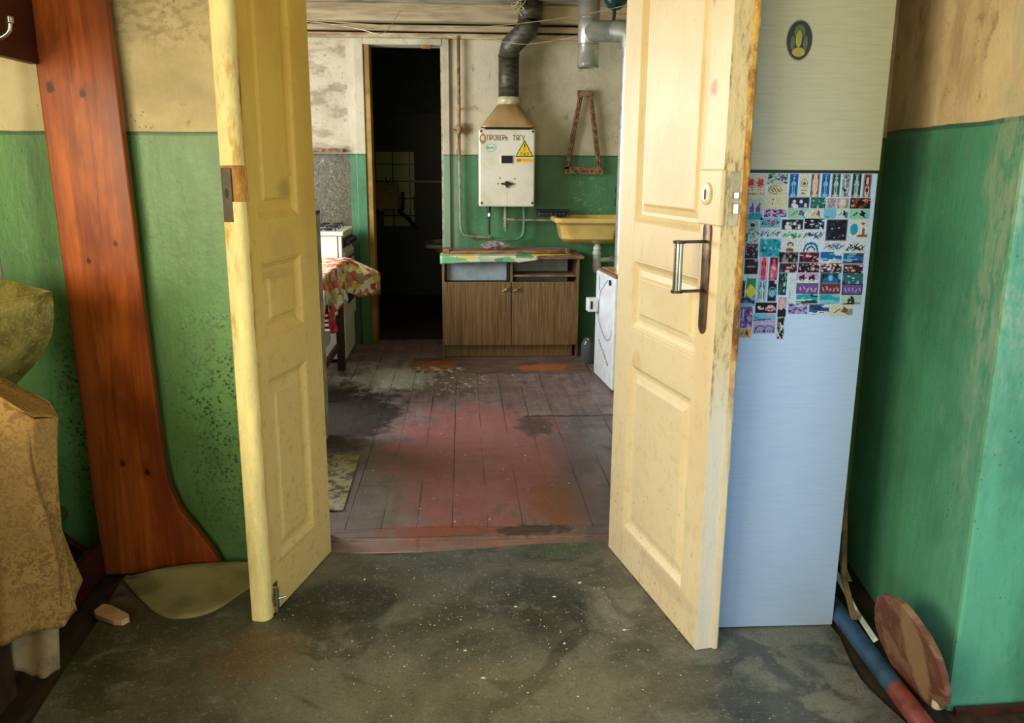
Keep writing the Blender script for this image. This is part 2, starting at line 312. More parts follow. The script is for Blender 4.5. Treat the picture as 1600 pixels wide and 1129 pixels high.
MT['black_duct'] = simple('sooty_steel', (88, 82, 68), .5, .4, dark=(54, 50, 40), k=18, stretch=(1, 1, 3))
MT['hood_tan'] = simple('tan_enamel', (192, 160, 104), .35, .2, dark=(160, 128, 78), k=4)
MT['cream_enamel'] = simple('cream_enamel', (222, 208, 164), .3)
g = G('white_enamel'); n = g.noise(4, 4); v = g.voro(26)
col = g.mix(g.ss(n, .4, .7), lin((226, 218, 196)), lin((210, 198, 170)))
col = g.mix(g.mul(g.ss(v, .08, .04), .8), col, lin((60, 46, 32)))
MT['enamel'] = g.done(col, .25, n, .05, .002)
MT['enamel_cold'] = simple('white_boiler_enamel', (226, 230, 234), .3, var=.06)
MT['rust_pipe'] = simple('ochre_painted_pipe', (160, 118, 60), .5, dark=(96, 58, 28), k=16)
MT['grey_pipe'] = simple('dull_painted_pipe', (150, 146, 120), .5, dark=(96, 84, 60), k=16)
MT['green_pipe'] = simple('green_painted_pipe', (72, 128, 98), .4, dark=(84, 84, 66), k=16)
MT['brass'] = simple('dull_brass', (176, 158, 112), .35, .5)
MT['rusty'] = simple('rusted_iron', (146, 110, 78), .8, .1, dark=(90, 60, 40), k=26, bs=.5)
MT['sink'] = simple('yellow_enamel', (228, 196, 116), .22, dark=(206, 168, 88), k=4, bs=.03)
MT['plastic_white'] = simple('white_plastic', (214, 214, 204), .4, var=.1)
MT['plastic_black'] = simple('black_rubber', (36, 38, 46), .4)
MT['teal_enamel'] = simple('dark_teal_enamel', (16, 52, 56), .25)
g = G('wood_laminate'); n = g.noise((90, 4, 2.2), 8, .8); n2 = g.noise((120, 4, 4), 4, .6)
col = g.mix(g.ss(n, .36, .66), lin((146, 112, 70)), lin((90, 64, 38)))
col = g.mix(g.mul(g.ss(n2, .50, .62), .6), col, lin((76, 52, 30)))
MT['laminate'] = g.done(col, .42, n2, .15, .001)
MT['raw_wood'] = simple('weathered_board', (150, 116, 84), .8, dark=(98, 68, 46), k=10, stretch=(1, 5, 5), bs=.4)
MT['backing'] = simple('pale_blue_backing', (150, 162, 168), .6, var=.12)
def floral(name, k, cols):
    g = G(name); n = g.N.new('ShaderNodeTexVoronoi'); n.feature = 'F1'; n.inputs['Scale'].default_value = 1
    dn = g.N.new('ShaderNodeTexNoise'); dn.inputs['Scale'].default_value = 9; g.L(g.pos(), dn.inputs['Vector'])
    vm = g.N.new('ShaderNodeVectorMath'); vm.operation = 'MULTIPLY_ADD'; g.L(dn.outputs['Color'], vm.inputs[0]); vm.inputs[1].default_value = (1.4,)*3
    g.L(g.vmul(k), vm.inputs[2]); g.L(vm.outputs[0], n.inputs['Vector'])
    sp = g.N.new('ShaderNodeSeparateColor'); g.L(n.outputs['Color'], sp.inputs[0])
    cr = g.N.new('ShaderNodeValToRGB'); cr.color_ramp.interpolation = 'CONSTANT'; g.L(sp.outputs[0], cr.inputs[0])
    e = cr.color_ramp.elements
    while len(e) < len(cols): e.new(.5)
    for i, c in enumerate(cols): e[i].position = i/len(cols); e[i].color = lin(c)
    return g.done(cr.outputs[0], .4, g.noise(30, 3), .1, .002)
MT['oilcloth'] = floral('floral_oilcloth', (26, 18, 26), [(224, 216, 196), (196, 62, 40), (228, 186, 60), (150, 150, 96), (172, 60, 50), (236, 228, 214), (206, 110, 70)])
MT['worktop_cloth'] = floral('green_yellow_oilcloth', (11, 3, 34), [(110, 176, 124), (220, 190, 90), (150, 190, 146), (206, 206, 180), (86, 150, 104), (190, 186, 160), (210, 200, 180)])
g = G('clear_film'); g.b.inputs['Transmission Weight'].default_value = .6
MT['film'] = g.done(lin((206, 190, 182)), .25, g.noise(40, 5, .7), .8, .01)
g = G('jar_glass'); g.b.inputs['Transmission Weight'].default_value = .9; g.b.inputs['IOR'].default_value = 1.3
MT['glass'] = g.done(lin((190, 205, 200)), .08)
g = G('fluted_pipe_paint'); y = g.axis(1)
f = g.ss(g.M('ADD', y, g.M('MULTIPLY', g.noise(20, 4), .03)), 1.985, 2.005)
col = g.mix(f, g.mix(g.ss(g.noise(24, 5), .4, .7), lin((128, 66, 54)), lin((96, 44, 36))), g.mix(g.ss(g.noise(14, 5), .4, .7), lin((48, 84, 118)), lin((34, 58, 84))))
MT['pipe_bluered'] = g.done(col, .45, g.noise(40, 5), .2, .002)
g = G('flaking_red_disc'); n = g.noise((9, 16, 16), 6, .65, dist=.6)
col = g.mix(g.ss(n, .40, .56), lin((122, 92, 74)), lin((98, 56, 44)))
col = g.mix(g.mul(g.blob((1.19, 1.93, .17), (.2, .045, .14), .4, 18, .4), .85), col, lin((146, 118, 88)))
col = g.mix(g.blob((1.22, 1.875, .045), (.2, .02, .02), .9, 40, .4), col, lin((228, 224, 212)))
col = g.mix(g.mul(g.ss(g.noise(60, 4, .8), .64, .70), .6), col, lin((190, 170, 140)))
MT['disc'] = g.done(col, .7, n, .6, .004)
MT['stick'] = simple('grey_stick', (132, 108, 78), .8, k=20)
MT['tile'] = None
g = G('olive_tiles'); x, z = g.axis(0), g.axis(2)
def tl(a, k, o): f = g.M('FRACT', g.M('MULTIPLY', g.M('ADD', a, o), k)); return g.M('MINIMUM', f, g.M('SUBTRACT', 1, f))
e = g.M('MINIMUM', tl(x, 5.5, .02), tl(z, 5.5, .04))
MT['tile'] = g.done(g.mix(g.ss(e, .02, .04), lin((40, 40, 22)), lin((214, 222, 140))), .25)
MT['plaster_crumb'] = simple('plaster_crumb', (226, 220, 206), .9, var=.1)
MT['salmon'] = simple('pale_salmon_chip', (226, 176, 132), .7, var=.12)
MT['red_bag'] = simple('red_plastic_bag', (190, 34, 28), .35, var=.35, k=30)
MT['white_paint_txt'] = simple('white_print', (235, 232, 226), .5, var=.05)
MT['dark_ink'] = simple('brown_paint_writing', (96, 46, 30), .6)
MT['sign_yellow'] = simple('sign_yellow', (236, 200, 40), .35, var=.06)
MT['sign_orange'] = simple('sign_orange', (214, 120, 50), .4, var=.1)
MT['sign_black'] = simple('sign_black', (26, 24, 18), .4)
MT['green_ink'] = simple('green_ink', (60, 150, 96), .5)
MT['pale_paper'] = simple('pale_paper', (206, 214, 190), .6, var=.06)
MT['grey_ink'] = simple('grey_pen', (158, 162, 172), .6)
MT['wire'] = simple('pale_cord', (214, 196, 150), .6)
MT['wire_dark'] = simple('dark_wire', (60, 56, 50), .5)
MT['box_card'] = simple('cream_box', (190, 170, 140), .7)
MT['table_wood'] = simple('dark_table_wood', (74, 42, 28), .5, dark=(40, 22, 14), k=12)
g = G('printed_paper'); a = g.N.new('ShaderNodeVertexColor'); a.layer_name = 'print'
MT['print'] = g.done(a.outputs['Color'], .6, g.noise(90, 3), .05, .001, spec=.15)
# ------------------------------------------------------------------ mesh helpers
class MB:
    def __init__(s, xf=None): s.b = bmesh.new(); s.xf = xf or (lambda p: p)
    def V(s, p): return s.b.verts.new(s.xf(Vector(p)))
    def face(s, pts):
        try: s.b.faces.new([s.V(p) for p in pts])
        except ValueError: pass
        return s
    def box(s, a, b):
        x0, y0, z0 = a; x1, y1, z1 = b
        v = [s.V(p) for p in ((x0,y0,z0),(x1,y0,z0),(x1,y1,z0),(x0,y1,z0),(x0,y0,z1),(x1,y0,z1),(x1,y1,z1),(x0,y1,z1))]
        for f in ((0,3,2,1),(4,5,6,7),(0,1,5,4),(1,2,6,5),(2,3,7,6),(3,0,4,7)): s.b.faces.new([v[i] for i in f])
        return s
    def rings(s, rs, close=True, cap=True):
        vs = [[s.V(p) for p in r] for r in rs]; n = len(vs[0])
        for a, b in zip(vs, vs[1:]):
            for i in range(n if close else n-1): s.b.faces.new((a[i], a[(i+1) % n], b[(i+1) % n], b[i]))
        if cap and close:
            s.b.faces.new(vs[0][::-1]); s.b.faces.new(vs[-1])
        return s
    def tube(s, pts, r, n=14, cap=True):
        pts = [Vector(p) for p in pts]; rr = r if hasattr(r, '__len__') else [r]*len(pts); R = []
        t = (pts[1]-pts[0]).normalized(); a = t.orthogonal().normalized()
        for i, p in enumerate(pts):
            if i == 0: t = pts[1]-p
            elif i == len(pts)-1: t = p-pts[i-1]
            else: t = (pts[i+1]-p).normalized()+(p-pts[i-1]).normalized()
            t.normalize(); a = (a-t*a.dot(t)).normalized(); b = t.cross(a)
            R.append([p+(a*math.cos(2*math.pi*k/n)+b*math.sin(2*math.pi*k/n))*rr[i] for k in range(n)])
        return s.rings(R, True, cap)
    def lathe(s, prof, c, n=32, sx=1, sy=1, cap=True):
        c = Vector(c)
        return s.rings([[c+Vector((r*sx*math.cos(2*math.pi*k/n), r*sy*math.sin(2*math.pi*k/n), z)) for k in range(n)] for r, z in prof], True, cap)
    def prism(s, poly, d):
        # poly: list of 3D points, extruded by vector d
        d = Vector(d); a = [s.V(p) for p in poly]; b = [s.V(Vector(p)+d) for p in poly]; n = len(a)
        s.b.faces.new(a); s.b.faces.new(b[::-1])
        for i in range(n): s.b.faces.new((a[i], b[i], b[(i+1) % n], a[(i+1) % n]))
        return s
    def grid(s, f, nu, nv):
        v = [[s.V(f(i/nu, j/nv)) for j in range(nv+1)] for i in range(nu+1)]
        for i in range(nu):
            for j in range(nv): s.b.faces.new((v[i][j], v[i+1][j], v[i+1][j+1], v[i][j+1]))
        return s
    def build(s, name, mat, parent=None, bevel=0, smooth=False, solid=0, origin=None):
        me = bpy.data.meshes.new(name); bmesh.ops.recalc_face_normals(s.b, faces=s.b.faces)
        s.b.to_mesh(me); s.b.free(); o = bpy.data.objects.new(name, me); COL.objects.link(o)
        me.materials.append(MT[mat] if isinstance(mat, str) else mat)
        base = parent['_b'] if parent is not None else None
        if parent is not None:
            off = Vector(base); me.transform(Matrix.Translation(-off)); o.parent = parent; o['_b'] = base
        else:
            xs = [v.co for v in me.vertices]; lo = Vector([min(c[i] for c in xs) for i in range(3)]); hi = Vector([max(c[i] for c in xs) for i in range(3)])
            off = Vector(((lo.x+hi.x)/2, (lo.y+hi.y)/2, lo.z)); me.transform(Matrix.Translation(-off)); o.location = off; o['_b'] = tuple(off)
        if smooth:
            for p in me.polygons: p.use_smooth = True
            if smooth == 'a': me.set_sharp_from_angle(angle=math.radians(38))
        if solid:
            q = o.modifiers.new('thickness', 'SOLIDIFY'); q.thickness = solid; q.offset = 0
        if bevel:
            q = o.modifiers.new('bevel', 'BEVEL'); q.width = bevel; q.segments = 2; q.limit_method = 'ANGLE'; q.angle_limit = math.radians(40)
        return o
def tag(o, label=None, cat=None, group=None, kind=None):
    if label: o['label'] = label
    if cat: o['category'] = cat
    if group: o['group'] = group
    if kind: o['kind'] = kind
    return o
def thing(name, loc, label=None, cat=None, group=None, kind=None):
    o = bpy.data.objects.new(name, None); COL.objects.link(o); o.location = loc; o['_b'] = tuple(loc); o.empty_display_size = .05
    return tag(o, label, cat, group, kind)
def st(mb, name, mat, **k): return tag(mb.build(name, mat, **k), kind='structure')
def smoothpath(pts, n=6):
    pts = [Vector(p) for p in pts]; out = []
    for i in range(len(pts)-1):
        p0 = pts[max(i-1, 0)]; p1 = pts[i]; p2 = pts[i+1]; p3 = pts[min(i+2, len(pts)-1)]
        for k in range(n):
            t = k/n; out.append(.5*((2*p1)+(p2-p0)*t+(2*p0-5*p1+4*p2-p3)*t*t+(3*p1-p0-3*p2+p3)*t**3))
    return out+[pts[-1]]
def text_mesh(body, size, loc, xdir, zdir, mat, name, parent, ext=.0006, wide=1.0, align='CENTER'):
    cu = bpy.data.curves.new(name, 'FONT'); cu.body = body; cu.size = size; cu.extrude = ext; cu.align_x = align; cu.align_y = 'CENTER'
    o = bpy.data.objects.new(name, cu); COL.objects.link(o); bpy.context.view_layer.update()
    me = bpy.data.meshes.new_from_object(o.evaluated_get(bpy.context.evaluated_depsgraph_get()))
    bpy.data.objects.remove(o); bpy.data.curves.remove(cu)
    X = Vector(xdir).normalized(); Y = Vector(zdir).normalized(); Zv = X.cross(Y)
    mt = Matrix((X*wide, Y, Zv)).transposed().to_4x4(); mt.translation = Vector(loc)-Vector(parent['_b'])
    me.transform(mt); me.name = name; me.materials.clear(); me.materials.append(MT[mat])
    q = bpy.data.objects.new(name, me); COL.objects.link(q); q.parent = parent; q['_b'] = parent['_b']
    return q
R = random.Random(7)
# ================================================================== ROOM SHELL
YN0, YN1 = 2.87, 3.12      # wall between hall and kitchen
YF = 6.75                  # far kitchen wall
# floors
st(MB().box((-2.1, -1.8, -.10), (2.1, 2.95, -.006)), 'floor', 'dark_floor')
st(MB().box((-2.3, 3.16, -.10), (2.0, 6.90, 0)), 'floor', 'planks')
st(MB().box((-.56, 2.95, -.10), (.62, 3.05, -.001)).box((-.56, 3.053, -.10), (.62, 3.157, .002)), 'trim_1', 'planks_cross', bevel=.004)
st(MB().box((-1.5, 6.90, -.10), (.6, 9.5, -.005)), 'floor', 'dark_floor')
# hall/kitchen wall with double-door opening
st(MB().box((-1.9, YN0, -.1), (-.57, YN1, 2.7)).box((.635, YN0, -.1), (2.0, YN1, 2.7)).box((-.57, YN0, 2.34), (.635, YN1, 2.7)), 'wall_front', 'wall_hall')
st(MB().box((-.57, YN0+.095, 0), (-.537, YN1, 2.34)).box((.590, YN0+.095, 0), (.635, YN1, 2.34)).box((-.57, YN0+.095, 2.32), (.635, YN1, 2.34)), 'trim_2', 'trim_yellow')
# hall left wall with window opening
st(MB().box((-2.05, -1.7, -.1), (-1.9, -.9, 2.7)).box((-2.05, .8, -.1), (-1.9, YN1, 2.7)).box((-2.05, -.9, -.1), (-1.9, .8, 1.1)).box((-2.05, -.9, 2.15), (-1.9, .8, 2.7)), 'wall_left', 'wall_hall')
# right wall: slightly splayed run from the partition to the corner, then turning right
cA, cB = (1.29, 1.93), (1.425, 2.87)
mb = MB().prism([(cA[0], cA[1], -.1), (cB[0], cB[1], -.1), (2.05, 2.87, -.1), (2.05, 1.965, -.1)], (0, 0, 2.8))
st(mb, 'wall_right', 'wall_right', bevel=.012)
st(MB().box((1.95, -1.7, -.1), (2.1, -.3, 2.7)).box((1.95, 1.0, -.1), (2.1, 1.97, 2.7)).box((1.95, -.3, 2.0), (2.1, 1.0, 2.7)), 'wall_right_rear', 'wall_right')
st(MB().prism([(1.30, 1.918, -.006), (2.0, 1.955, -.006), (2.0, 1.94, -.006), (1.30, 1.903, -.006)], (0, 0, .022)), 'baseboard_right', 'pine_dark')
# hall rear wall with window opening
st(MB().box((-2.05, -1.75, -.1), (-1.85, -1.6, 2.7)).box((-.25, -1.75, -.1), (2.1, -1.6, 2.7)).box((-1.85, -1.75, -.1), (-.25, -1.6, .95)).box((-1.85, -1.75, 2.15), (-.25, -1.6, 2.7)), 'wall_rear', 'wall_hall')
st(MB().box((-2.05, -1.75, 2.6), (2.1, YN1, 2.7)), 'ceiling', 'ceiling')
for i, (ax, a0, a1, z0, z1, cst) in enumerate((('y', -.9, .8, 1.1, 2.15, -1.95), ('x', -1.85, -.25, .95, 2.15, -1.66), ('y', 4.15, 5.65, .95, 2.15, -2.26))):
    mb = MB(); mid = (a0+a1)/2
    for u0_, u1_, v0, v1 in ((a0, a1, z0, z0+.05), (a0, a1, z1-.05, z1), (a0, a0+.05, z0, z1), (a1-.05, a1, z0, z1), (mid-.025, mid+.025, z0, z1), (a0, a1, z0+.85, z0+.89)):
        if ax == 'y': mb.box((cst-.02, u0_, v0), (cst+.02, u1_, v1))
        else: mb.box((u0_, cst-.02, v0), (u1_, cst+.02, v1))
    st(mb, 'window_%d' % (i+1), 'trim_paint')
# kitchen walls
st(MB().box((-2.35, YN1, -.1), (-2.2, 4.15, 2.7)).box((-2.35, 5.65, -.1), (-2.2, 6.9, 2.7)).box((-2.35, 4.15, -.1), (-2.2, 5.65, .95)).box((-2.35, 4.15, 2.15), (-2.2, 5.65, 2.7)), 'wall_kitchen_left', 'wall_kside')
st(MB().box((1.75, YN1, -.1), (1.9, 6.9, 2.7)), 'wall_kitchen_right', 'wall_kside')
DX0, DX1, DZ = -.737, -.150, 2.285
st(MB().box((-2.2, YF, -.1), (DX0, YF+.15, 2.7)).box((DX1, YF, -.1), (1.75, YF+.15, 2.7)).box((DX0, YF, DZ), (DX1, YF+.15, 2.7)), 'wall_far', 'wall_far')
st(MB().box((-2.35, YN1, 2.56), (1.9, 6.75, 2.7)), 'ceiling', 'ceiling')
# boards where the far wall meets the ceiling
st(MB().box((-2.2, 6.62, 2.437), (1.75, 6.75, 2.56)), 'trim_3', 'beam', bevel=.006)
st(MB().box((-2.2, 6.69, 2.380), (1.75, 6.75, 2.420)), 'trim_4', 'beam', bevel=.003)
st(MB().box((-2.2, 6.70, 2.330), (1.75, 6.75, 2.366)), 'trim_5', 'trim_paint', bevel=.006)
st(MB().box((-2.2, 6.742, 2.36), (1.75, 6.752, 2.44)), 'trim_11', 'dark_gap')  # dark strip standing in for the shade in the gaps between boards
# inner doorway casing and ochre jamb
st(MB().box((-.812, 6.715, 0), (DX0, 6.75, DZ+.045)).box((DX1, 6.722, 0), (-.095, 6.75, DZ+.045)).box((DX0, 6.715, DZ), (DX1, 6.75, DZ+.045)), 'trim_6', 'wall_far', bevel=.005)
st(MB().box((DX0, 6.73, 0), (DX0+.045, 6.9, DZ)), 'trim_7', 'trim_yellow', bevel=.004)
st(MB().box((DX1-.01, 6.735, 0), (DX1, 6.9, DZ)), 'trim_8', 'trim_paint', bevel=.002)
st(MB().box((-.30, 6.72, DZ-.025), (-.23, 6.75, DZ+.002)), 'trim_9', 'trim_yellow', bevel=.004)
# bathroom shell
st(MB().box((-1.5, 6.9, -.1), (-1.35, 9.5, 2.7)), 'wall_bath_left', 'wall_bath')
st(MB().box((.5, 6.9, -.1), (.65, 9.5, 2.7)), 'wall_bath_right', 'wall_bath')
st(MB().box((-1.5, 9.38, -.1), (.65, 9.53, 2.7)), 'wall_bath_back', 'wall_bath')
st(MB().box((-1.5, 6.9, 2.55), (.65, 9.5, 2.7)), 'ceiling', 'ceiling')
tp = lambda x, y: PY(x, y, 9.37)
a, b = tp(574, 237), tp(648, 353)
mb = MB(); a1 = tp(648, 305); mb.box((a.x, 9.36, a1.z), (a1.x, 9.38, a.z)); c1 = tp(600, 330); mb.box((c1.x, 9.36, b.z), (b.x, 9.38, c1.z)); c2 = tp(646, 305); mb.box((a.x+.1, 9.362, c1.z), (tp(640, 0).x, 9.38, a1.z))
st(mb, 'trim_10', 'tile')

# ================================================================== DOUBLE DOOR LEAVES
def leaf_xf(p0, du, dn): return lambda p: p0+du*p.x+dn*p.y+Vector((0, 0, p.z))
def make_leaf(name, label, p0, du, dn, W, T, u0_, u1_, zs, matf, mate, H=2.31):
    t = thing(name, tuple(p0+du*W/2), label, 'door', None, 'structure'); xf = leaf_xf(p0, du, dn)
    z0 = .004
    mb = MB(xf); mb.box((0, -T, z0), (u0_, 0, H)); mb.box((u1_, -T, z0), (W-.0015, 0, H))
    edges = [z0]+[v for pr_ in zs for v in pr_]+[H]
    for k in range(0, len(edges), 2): mb.box((u0_, -T, edges[k]), (u1_, 0, edges[k+1]))
    fr = mb.build('leaf_frame', matf, t, bevel=.0018)
    for (a, b) in zs:
        mb = MB(xf)
        def rect(i, w): return [(u0_+i, w, a+i), (u1_-i, w, a+i), (u1_-i, w, b-i), (u0_+i, w, b-i)]
        rs = [rect(0, -T+.004), rect(0, -.001), rect(.004, -.0005), rect(.014, -.009), rect(.024, -.015), rect(.034, -.016), rect(.052, -.012), rect(.060, -.0055), rect(.062, -.005)]
        mb.rings(rs, True, True); p = mb.build('panel', matf, t)
    mb = MB(xf); mb.box((W-.0015, -T, z0), (W, -.0, H)); mb.build('free_edge', mate, t)
    return t, xf
LW, LT = .508, .056
dl, xl = make_leaf('door_1', 'narrow panelled door leaf, yellow with painted-in warm light, opened on the left of the doorway', DLP, DLU, DLN, .470, .040, .132, .408, [(.160, .772), (.895, 1.130), (1.255, 2.08)], 'door_l', 'edge_l')
# rounded closing bead along the free edge (cream front, worn ochre corner), with the old lock cut out
def bead(z0, z1, x0=.468, x1=.512):
    mb = MB(xl); n = 40; rs = []
    for k in range(n+1):
        z = z0+(z1-z0)*k/n; j = .0005*math.sin(k*2.3)+.0004*math.sin(k*5.1+1)
        rs.append([(x0, -.052, z), (x1-.010, -.055, z), (x1-.003, -.052, z), (x1, -.045, z), (x1, -.022, z), (x1-.004+j, -.010, z), (x1-.012+j, -.002, z), (x1-.022, .003, z), (x0+.006, .003+j, z), (x0, -.003, z)])
    return mb.rings(rs)
bead(.0, 1.312).build('closing_bead', 'edge_l', dl, smooth='a')
bead(1.312, 1.412, .455, .506).build('lock_block', 'bead_l', dl, smooth='a', bevel=.002)
bead(1.412, 2.31).build('closing_bead', 'edge_l', dl, smooth='a')
MB(xl).rings([[(.470+.012*math.sin(a)*.3, .0035-.010+.012*math.cos(a), z) for a in [i*math.pi/6 for i in range(12)]] for z in [i*.05 for i in range(1, 47)]]).build('worn_corner_strip', 'bead_l', dl, smooth=True)
mb = MB(xl); mb.box((.506, -.050, 1.255), (.5125, -.020, 1.405)); lp = mb.build('lock_plate', 'dark_steel', dl, bevel=.001)
tag(lp, 'bare metal lock plate let into the edge')
MB(xl).rings([[(.5135, -.036+.006*math.cos(i*math.pi/6), 1.335+.014*math.sin(i*math.pi/6)) for i in range(12)], [(.5128, -.036+.006*math.cos(i*math.pi/6), 1.335+.014*math.sin(i*math.pi/6)) for i in range(12)]]).build('latch_hole', 'black', dl)
# floor bolt at the foot
mb = MB(xl); mb.tube([(.455, .010, .0), (.453, .010, .095)], .006); mb.box((.438, .001, .03), (.466, .005, .11)); mb.tube([(.453, .012, .055), (.435, .030, .055)], .004)
tag(mb.build('floor_bolt', 'steel', dl, bevel=.0005), 'steel floor bolt at the foot')

RW, RT = .727, .060
dr, xr = make_leaf('door_2', 'wide cream panelled door leaf with pull handle, opened on the right', DRP, DRU, DRN, RW, RT, .133, .612, [(.146, .758), (.876, 1.112), (1.237, 2.08)], 'door_r', 'edge_r')
mb = MB(xr); n = 44; rs = []
for k in range(n+1):
    z = .004+(2.305-.004)*k/n; j = .0025*math.sin(k*1.9)+.002*math.sin(k*4.3)
    rs.append([(RW-.03, -RT+.002, z), (RW-.03, -RT-.012, z), (RW+.004+j, -RT-.012, z), (RW+.009, -RT-.006, z), (RW+.008+j, -RT+.004, z), (RW, -RT+.006, z)])
mb.rings(rs).build('rebate_strip', 'lip_r', dr, smooth='a')
# two cover boards around the rim lock
tag(MB(xr).box((.605, -.003, 1.262), (.735, .010, 1.410)).build('lock_cover', 'door_r', dr, bevel=.004), 'painted lock cover block')
mb = MB(xr); mb.rings([[(.655+.030*s_*math.cos(i*math.pi/12), w_, 1.345+.030*s_*math.sin(i*math.pi/12)) for i in range(24)] for s_, w_ in ((1, .009), (1, .014), (.75, .017), (.5, .0155))])
esc = mb.build('keyhole_escutcheon', 'cream_enamel', dr, smooth='a')
tag(MB(xr).box((.652, .0150, 1.330), (.658, .0172, 1.356)).build('keyhole', 'black', esc), 'dark keyhole slot')
for z0, z1, m_ in ((1.335, 1.352, 'steel'), (1.295, 1.322, 'steel')):
    MB(xr).box((RW-.004, -.042, z0), (RW+.010, -.026, z1)).build('latch_bolt', m_, dr, bevel=.001)
tag(MB(xr).box((RW-.001, -.048, 1.262), (RW+.001, -.018, 1.405)).build('lock_faceplate', 'brass', dr, bevel=.001), 'worn faceplate of the lock')
# bronze handle plate with steel pull
mb = MB(xr); pl = []
for i in range(25):
    a = math.pi*i/24; pl.append((.655+.024*math.cos(a), .0105, 1.245+.028*math.sin(a)))
for i in range(25):
    a = math.pi+math.pi*i/24; pl.append((.655+.022*math.cos(a), .0015, .985+.028*math.sin(a)))
mb.prism([(p[0], .0005, p[2]) for p in pl], (0, 0, 0)) if False else None
mb.rings([[(p[0], .0, p[2]) for p in pl], [(p[0], .003, p[2]) for p in pl], [(.655+(p[0]-.655)*.85, .0045, 1.115+(p[2]-1.115)*.985) for p in pl]])
hp = mb.build('handle_plate', 'bronze', dr, smooth='a')
tag(MB(xr).rings([[(.655+.005*math.cos(i*math.pi/8), .0052, 1.025+.018*math.sin(i*math.pi/8)) for i in range(16)], [(.655+.005*math.cos(i*math.pi/8), .0035, 1.025+.018*math.sin(i*math.pi/8)) for i in range(16)]]).build('keyhole', 'black', hp), 'dark lower keyhole')
mb = MB(xr); mb.tube([(.655, .085, 1.083), (.655, .085, 1.213)], .0125, 20); mb.build('pull_grip', 'steel', dr, smooth='a')
for z in (1.080, 1.216):
    mb = MB(xr); mb.tube([(.655, .002, z+.0), (.655, .090, z)], .0045, 10); mb.tube([(.655, .085, z-.004), (.655, .085, z+.004)], .0165, 20); mb.build('handle_arm', 'dark_steel', dr, smooth='a')
# ================================================================== HALL: LEFT SIDE
# lino sheet
mb = MB(); P_ = [PZ(190, 905, .0), PZ(160, 960), PZ(105, 1040), PZ(50, 1128), Vector((-1.02, 1.5, 0)), Vector((-1.0, -1.4, 0)), Vector((1.5, -1.4, 0)), Vector((1.22, 1.5, 0)), PZ(1415, 1129), PZ(1372, 1090), PZ(1345, 1062), PZ(1328, 1032), PZ(1312, 995), Vector((1.155, 2.40, 0)), Vector((1.155, 2.80, 0)), Vector((.60, 2.86, 0)), PZ(948, 846), PZ(880, 848), PZ(820, 851), PZ(740, 858), PZ(650, 864), PZ(600, 868), PZ(540, 864), Vector((-.52, 2.958, 0)), Vector((-.6, 2.86, 0)), Vector((-.9, 2.865, 0)), Vector((-1.1, 2.84, 0))]
mb.prism([(p.x, p.y, .002) for p in P_], (0, 0, -.006))
tag(mb.build('linoleum_sheet', 'lino'), 'stained dark green linoleum covering the hall floor', 'floor covering')
# curled flap of lino
bot = smoothpath([PZ(192, 905, .012), PZ(222, 938, .006), PZ(262, 965, .004), PZ(325, 958, .004), PZ(385, 922, .004), PZ(440, 880, .004)], 5)
top = smoothpath([PZ(192, 904, .014), PY(245, 889, 2.745), PY(300, 881, 2.765), PY(345, 878, 2.775), PY(385, 877, 2.79), PY(430, 877, 2.82)], 5)
def flap(u, v):
    i = min(int(u*(len(bot)-1)), len(bot)-2); f = u*(len(bot)-1)-i
    a = bot[i].lerp(bot[i+1], f); b = top[i].lerp(top[i+1], f); p = a.lerp(b, v); s_ = math.sin(math.pi*v)
    return p+Vector((0, .035*s_, -.30*s_*max(b.z-a.z, 0)))
tag(MB().grid(flap, 30, 10).build('linoleum_flap', 'lino_flap', solid=.003, smooth=True), 'dusty brown-green curl of linoleum turned up against the left wall', 'floor covering')
# small pale chip
mb = MB(); q = [PZ(147, 962), PZ(162, 950), PZ(177, 953), PZ(203, 967), PZ(203, 973), PZ(192, 979), PZ(178, 978), PZ(150, 968)]
mb.rings([[(p.x, p.y, .003) for p in q], [(p.x*.97-.035, p.y*.97+.075, .02) for p in q]]); tag(mb.build('broken_chip', 'salmon', bevel=.002), 'pale salmon broken chip lying on the lino by the brown cloth', 'debris')
# hall stand: pine end post, hook board, bottom rail
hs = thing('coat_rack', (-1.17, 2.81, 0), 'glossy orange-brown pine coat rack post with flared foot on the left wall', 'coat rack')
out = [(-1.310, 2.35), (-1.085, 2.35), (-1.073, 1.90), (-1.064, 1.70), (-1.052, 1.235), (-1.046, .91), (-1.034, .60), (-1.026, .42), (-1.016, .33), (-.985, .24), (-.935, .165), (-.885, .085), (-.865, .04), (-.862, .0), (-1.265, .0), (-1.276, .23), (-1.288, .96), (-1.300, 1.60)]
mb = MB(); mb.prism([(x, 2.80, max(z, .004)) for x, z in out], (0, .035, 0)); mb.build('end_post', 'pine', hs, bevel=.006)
MB().box((-1.318, 1.25, 1.708), (-1.288, 2.80, 2.05)).build('hook_board', 'pine_dark', hs, bevel=.004)
MB().box((-1.295, 2.06, .004), (-1.262, 2.80, .128)).build('bottom_rail', 'pine_dark', hs, bevel=.004)
